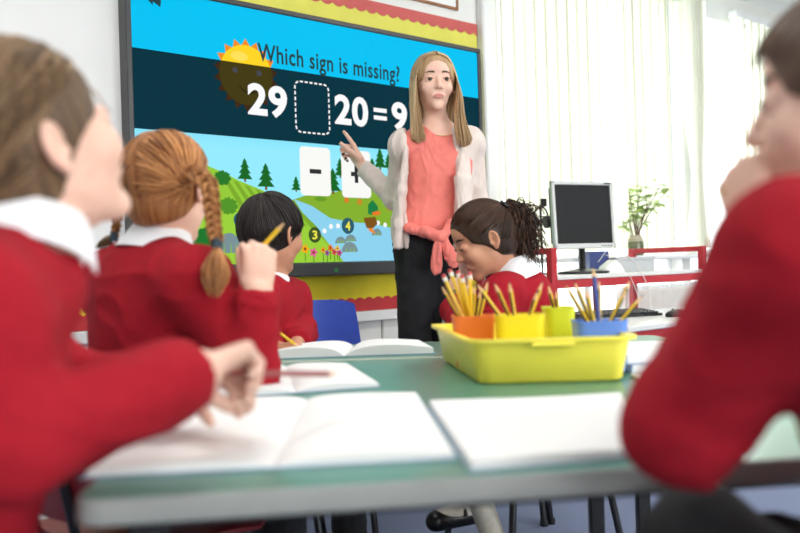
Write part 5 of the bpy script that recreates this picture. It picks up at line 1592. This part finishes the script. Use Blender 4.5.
for i in range(900):
    tx, ty = rg.gauss(523, 12), rg.gauss(243, 19)
    if ty > 278 or ty < 205 or tx > 549: tx, ty = rg.uniform(505, 538), rg.uniform(214, 268)
    if tx < 506 and ty > 222: tx = 510 + rg.uniform(0, 20)
    e = at(tx, ty, 2.40 + rg.uniform(-.055, .055)); d = e - T0
    mid = T0 + d * .5 + V(rg.uniform(-.004, .014), rg.uniform(-.02, .02), rg.uniform(.0, .016))
    path = np.array(catmull([T0, mid, e], 13)); k = len(path)
    ph = rg.uniform(0, 6.28); tn = rg.uniform(2.0, 4.5); amp = rg.uniform(.003, .0085); t = np.linspace(0, 1, k)
    a = nz(np.cross(d, V(.2, .3, .9))); b_ = nz(np.cross(d, a)); env = (amp * np.clip(t * 4, 0, 1))[:, None]
    Pc.append(path + env * (np.cos(ph + 6.28 * tn * t)[:, None] * a + np.sin(ph + 6.28 * tn * t)[:, None] * b_))
strands('ponytail', Pc, .0019, hm, p4_, 19, r1=.5)

# --- child with chin on hand, by the right of the big table
hd5 = Head(at(856, 104, .76), (-.90, .44, 0), .205)
neck = at(872, 222, .72); chest = at(905, 300, .66); hip = V(.44, .60, .475); fw = nz(V(-.72, .69))
A = {'L': arm(at(806, 268, .63), at(682, 430, .70), at(757, 238, .77), at(740, 168, .80) - at(757, 238, .77), (.6, .3, .0), curl=[(60, 75, 40), (66, 80, 45), (72, 80, 45), (76, 80, 45)], thumb=(.25, .85, .5), pull=.004, L=.14, wrad=.024),
     'R': arm(at(985, 300, .80), (.64, .76, .68), (.62, .92, .672), (-.2, .9, 0), (0, 0, -1), L=.12)}
A['R']['sh'] = V(.515, .80, .81); 
chest = V(.43, .68, .735); neck = V(.405, .70, .868); hip = V(.47, .62, .475); A['R']['sh'] = V(.50, .765, .80)
kn = [V(.265, .755, .575), V(.37, .84, .52)]; ft = [V(.31, .72, .14), V(.40, .80, .14)]
p5_, i5, R5 = child('person in red sweatshirt, elbow at table edge and hand at mouth', hd5, neck, chest, hip, fw, A, SK['pale'], M_irisg, SEAT, kn, ft, (.47, .62, 0), seed=12.0, cuff=(.046, .036, .032))
hm = HM['brown']
hd5.cap(hm, p5_, nape=-.18)
short_hair(hd5, hm, p5_, 1300, 23, r=.0017, length=.45, lift=.04, fringe=6)
hd5.brows(p5_, hm)
pencil(at(722, 192, .80), at(772, 166, .82), 'light brown pencil in the hand at the mouth', None, stripes=False, r=.0036, body=mat('natural_wood_lacquer', (206, 170, 116), .5))

# --- teacher pointing at the screen
T = thing('person', 'person in beige cardigan and coral top pointing at the screen', 'person', (at(430, 260, 3.24)[0], 3.24, 0))
hdT = Head(at(434, 83.5, 3.2), (.16, -.98, -.03), .226, child=False)
nk_ = at(437, 131, 3.235); chT = at(436, 162, 3.25); waT = at(432, 205, 3.25); hiT = at(429, 246, 3.25)
RT = frame(nz(V(.22, -.97, 0)))
shR, shL = at(406, 146, 3.16), at(469, 143, 3.30)
elR, wrR = at(395, 199, 3.30), at(362, 166, 3.40); tip = at(338, 129, 3.47)
elL, wrL = at(476, 205, 3.34), at(466, 255, 3.22)
fR = tip - wrR
B = SDF(); hdT.ops(B)
B.cap(hdT.W(V(0, -.08, -.22)), nk_, .043, .046, .03)
B.cap(nk_, shR, .030, .034, .04); B.cap(nk_, shL, .030, .034, .04); B.cap(shR, shL, .036, .036, .05)
B.ell(chT, V(.128, .078, .15), RT, .05); B.ell(waT, V(.115, .08, .14), RT, .06); B.ell(hiT, V(.122, .095, .13), RT, .05)
B.cap(shR, elR, .042, .034, .02); B.cap(elR, wrR, .034, .023, .02); B.cap(shL, elL, .042, .034, .02); B.cap(elL, wrL, .034, .023, .02)
handR = hand(B, wrR, fR, (-.45, -.55, -.6), .178, True, [(3, 4, 3), (62, 75, 35), (70, 78, 38), (74, 78, 40)], (.35, .7, .6), .45)
handL = hand(B, wrL, (-.08, -.1, -1), (-.6, -.5, 0), .175, False, RELAX)
ftT = [V(at(418, 500, 3.2)[0], 3.22, 0), V(at(452, 500, 3.3)[0], 3.34, 0)]; knT = []
for i, q in enumerate((-1, 1)):
    hj = hiT + RT[:, 0] * q * -.0 + RT[:, 0] * (-.058 if q < 0 else .058) * -1; ank = ftT[i] + V(0, 0, .08); kn_ = (hj * .48 + ank * .52) + V(0, -.02, 0); knT.append((hj, kn_, ank))
    B.cap(hj, kn_, .078, .055, .03); B.cap(kn_, ank, .053, .034, .02); B.cap(ftT[i] + V(0, 0, .04), ftT[i] + V(0, -.14, .025), .032, .024, .02)
nl = [(handR[i][0] + handR[i][1] * .004, .0072) for i in (1, 2, 3)] + [(handR[0][0] + handR[0][1] * .006, .0055)] + [(handR['thumb'][0] + handR['thumb'][1] * .005, .0075)]
hb = wrR + nz(fR) * .09
finish_body(B, T, SK['pale'], [(np.array([hdT.c[0] - .16, hdT.c[1] - .16, nk_[2] - .07]), hdT.c + .16, .0032), (hb - .115, hb + .115, .003), (wrL - V(.09, .09, .17), wrL + V(.09, .09, .02), .003)], .006, lips=hdT, nails=nl)
hdT.eyes(T, M_irisb, (.12, -.02)); hdT.brows(T, HM['mouse'])
M_coral = mat('coral_chiffon', (236, 124, 112), 0.7, 0.05, 40, 0.1, 400, sheen=.2)
M_card = mat('beige_fine_knit', (222, 206, 196), 0.85, 0.04, 50, 0.2, 600, sheen=.2)
# coral top
S = SDF(); S.cap(shR, shL, .045, .045, .05); S.ell(chT + RT[:, 2] * .01, V(.136, .096, .165), RT, .05); S.cap(nk_ - V(0, 0, .012), shR, .042, .036, .04); S.cap(nk_ - V(0, 0, .012), shL, .042, .036, .04); S.ell(chT - RT[:, 2] * .03 + RT[:, 1] * .035 + RT[:, 0] * .06, V(.07, .065, .075), RT, .04); S.ell(chT - RT[:, 2] * .03 + RT[:, 1] * .035 - RT[:, 0] * .06, V(.07, .065, .075), RT, .04)
S.ell(waT, V(.130, .10, .15), RT, .06); S.ell(hiT + V(0, 0, .075), V(.140, .112, .09), RT, .04)
S.half(at(425, 236, 3.2), RT @ V(.25, .15, -1), hiT - .4, hiT + V(.4, .4, .12), .012)
S.ell(nk_ + V(0, 0, .055) + RT[:, 1] * .01, V(.076, .122, .10), RT, .006, True)
v, f = S.mesh(.0045); v = folds(v, f, .003, 17, 2.0, (1.5, 1.5, .8)); link('top', v, f, M_coral, T)
kt_ = at(441, 238, 3.10)
S = SDF(); S.ell(kt_, V(.022, .022, .026), None, .01)
S.cap(kt_, at(409, 228, 3.13), .016, .020, .012); S.cap(kt_, at(452, 224, 3.12), .016, .02, .012); S.cap(kt_, at(425, 231, 3.105), .018, .02, .012)
v, f = S.mesh(.004); v = folds(v, f, .003, 40, 1.0); link('knot', v, f, M_coral, T)
for (pa_, pb_, pc_) in (((439, 242, 3.09), (437, 257, 3.09), (436, 271, 3.10)), ((444, 241, 3.09), (449, 252, 3.09), (453, 263, 3.10))):
    S = SDF(); a, b_, c_ = at(*pa_), at(*pb_), at(*pc_)
    Rk = frame(V(0, -1, 0), nz(a - c_)); S.ell((a + b_) / 2, V(.018, .010, .045), Rk, .01); S.ell((b_ + c_) / 2, V(.024, .008, .042), Rk, .015)
    v, f = S.mesh(.0035); v = folds(v, f, .003, 38, 3.0, (2, 2, .5)); link('tie_end', v, f, M_coral, T)
# cardigan, open at the front
S = SDF(); S.cap(shR, shL, .057, .057, .05); S.ell(chT - V(0, 0, .02), V(.152, .112, .165), RT, .05); S.ell(waT, V(.150, .118, .16), RT, .06); S.ell(hiT + V(0, 0, .05), V(.150, .122, .13), RT, .05)
S.cap(nk_ - V(0, 0, .015), shR, .054, .056, .04); S.cap(nk_ - V(0, 0, .015), shL, .054, .056, .04)
S.cap(shR, elR, .053, .043, .02); S.cap(elR, wrR - nz(wrR - elR) * .05, .041, .035, .02); S.cone(wrR - nz(wrR - elR) * .07, wrR - nz(wrR - elR) * .012, .037, .034, .01)
S.cap(shL, elL, .052, .046, .02); S.cap(elL, wrL + V(0, 0, .06), .048, .038, .02); S.cone(wrL + V(0, 0, .09), wrL + V(0, 0, .015), .038, .036, .01)
cf = RT[:, 1]
oc = at(424, 190, 3.25)
S.ell(oc + cf * .13 + RT[:, 2] * .02, V(.100, .15, .52), RT, .012, True)
S.cap(nk_ + V(0, 0, -.02), nk_ + V(0, 0, .2), .062, .085, .01, True)
S.half(at(430, 250, 3.2), (0, 0, -1), hiT - V(.5, .5, .4), hiT + V(.13, .5, .2), .006)
v, f = S.mesh(.0055); v = folds(v, f, .0042, 14, 5.0, (1.5, 1.5, .5)); link('cardigan', v, f, M_card, T)
# hanging front edges of the cardigan
for (pts, rx) in ((((406, 146, 3.10), (401, 190, 3.11), (398, 225, 3.12), (397, 249, 3.12)), .017), (((460, 148, 3.19), (461, 180, 3.14), (462, 220, 3.12), (462, 252, 3.12)), .036)):
    S = SDF(); q = [at(*p) for p in pts]
    for a, b_ in zip(q[:-1], q[1:]):
        n_ = len(S.ops) // 2 / 3; w0, w1 = .45 + .45 * n_, .45 + .45 * (n_ + .33)
        S.cap(a, b_, rx * w0, rx * w1, .02)
        S.cap(a + V(rx * .6, .02, 0), b_ + V(rx * .6, .02, 0), rx * w0 * .8, rx * w1 * .8, .02)
    S.half(q[-1], (0, 0, -1), q[-1] - .2, q[-1] + .2, .004)
    v, f = S.mesh(.005); v = folds(v, f, .004, 22, 7.0 + rx, (2.0, 2.0, .2)); link('cardigan_front', v, f, M_card, T)
# trousers and shoes
S = SDF(); S.ell(hiT, V(.130, .103, .135), RT, .05)
for hj, kn_, ank in knT: S.cap(hj, kn_, .080, .060, .03); S.cone(kn_, ank, .062, .05, .02)
v, f = S.mesh(.007); v = folds(v, f, .0035, 16, 8.0); link('trousers', v, f, M_trous, T)
for p in ftT:
    K = SDF(); K.cap(p + V(0, .035, .036), p + V(0, -.15, .03), .036, .032, .03); K.half(p + V(0, 0, .001), (0, 0, -1), p - .3, p + .3, .003)
    v, f = K.mesh(.006); link('shoe', v, f, M_shoe, T)
# necklace
m = MB(); m.tube([nk_ + RT @ V(.058 * math.sin(a), .045 + .035 * math.cos(a), -.012 - .018 * math.cos(a)) for a in np.linspace(-1.7, 1.7, 15)], .0012, 6); m.build('necklace', mat('gold_chain', (200, 170, 110), .3, metal=.9), T, 60)
# long centre-parted hair
hdT.hr = V(.372, .45, .44)
hdT.cap(HM['blonde'], T, nape=-.30, face=(.31, .43, .56), fc=(0, .47, -.205))
rg = random.Random(31); P = []
for i in range(2300):
    q = 1 if i % 2 else -1; u = rg.random(); j = rg.uniform(.004, .03)
    y0 = .30 - .62 * u                                   # along the parting, front to crown
    part = hdT.hs(nz(V(q * .012 - .02, y0, .46 - .30 * max(0, y0))), j)
    ys = .29 - .66 * u + rg.uniform(-.04, .04)           # where it passes the side of the head
    s1 = hdT.hs(nz(V(q * .26, y0 * .8 + ys * .2, .36)), j + .005); s2 = hdT.hs(nz(V(q * .42, ys * .95, .04)), j + .015)
    w_ = rg.random()
    if ys > -.12:                                        # front locks fall before the shoulders
        s3 = V(q * (.345 + .06 * w_), ys + .02, -.26); s4 = V(q * (.30 + .14 * w_), ys * .6 + .17, -.62)
        s5 = V(q * (.24 + .24 * w_) + (-.06 if q < 0 else .0), ys * .4 + .30, -1.0 - .12 * rg.random() + (.10 * abs(w_ - .5)) + (.06 if q > 0 else 0))
    else:
        s3 = V(q * (.20 + .16 * w_), ys - .02, -.28); s4 = V(q * (.12 + .22 * w_), ys - .01, -.52); s5 = V(q * (.08 + .26 * w_), ys + .02, -.74 - .1 * rg.random())
    P.append([hdT.W(x) for x in (part, s1, s2, s3, s4, s5)])
strands('hair', crv(P, 18), .0018, HM['blonde'], T, 33)
m = MB(); prof = [(.0035 * math.sin(t), -.0035 * math.cos(t)) for t in np.linspace(.1, 3.0, 7)]; m.lathe(prof, hdT.W(V(-.37, .03, -.17)), 10); m.build('earring', M_eyew, T, 60)

# chairs under the seated children
def cchair(label, hip, fw, m, back=.02):
    a = math.degrees(math.atan2(fw[1], fw[0])); return chair(label, hip[0] + fw[0] * back, hip[1] + fw[1] * back, a, m, back_top=.66)
cchair('red plastic chair under the person leaning on the large open book', (-.49, .80), nz(V(.85, .53)), M_redplastic)
cchair('red plastic chair under the person raising a fist', (-.50, 1.60), nz(V(.72, .69)), M_redplastic)
cchair('red plastic chair under the person writing at the table end', (-.425, 2.33), nz(V(.97, .1)), M_redplastic)
cchair('grey plastic chair under the person bending over the table', (.365, 2.46), nz(V(-.85, -.45)), M_greyplastic)
cchair('black plastic chair under the person with hand at mouth', (.47, .62), nz(V(-.72, .69)), M_black)
gx_ = at(441, 320, 2.42)
chair('empty grey plastic chair between the coral-topped person and the yellow tray', .29, 2.86, -92, M_greyplastic, back_top=.705, w=.33)
# computer mouse
S = SDF(); S.ell(MOUSE_AT + V(0, 0, -.008), V(.058, .032, .024), frame(V(-.3, 1, 0)), .01); S.half(V(0, 0, KZ + .0008), (0, 0, -1), MOUSE_AT - .2, MOUSE_AT + .2, .002)
v, f = S.mesh(.004)
r = thing('computer_mouse', 'black computer mouse at the end of the low grey table', 'mouse', (MOUSE_AT[0], MOUSE_AT[1], KZ))
link('shell', v, f, M_black, r)
m = MB(); m.lathe([(.004, -.003), (.006, 0), (.004, .003)], MOUSE_AT + V(-.02, .0, .013), 12, axis=(0, 1, 0)); m.build('wheel', M_dgrey, r, 50)
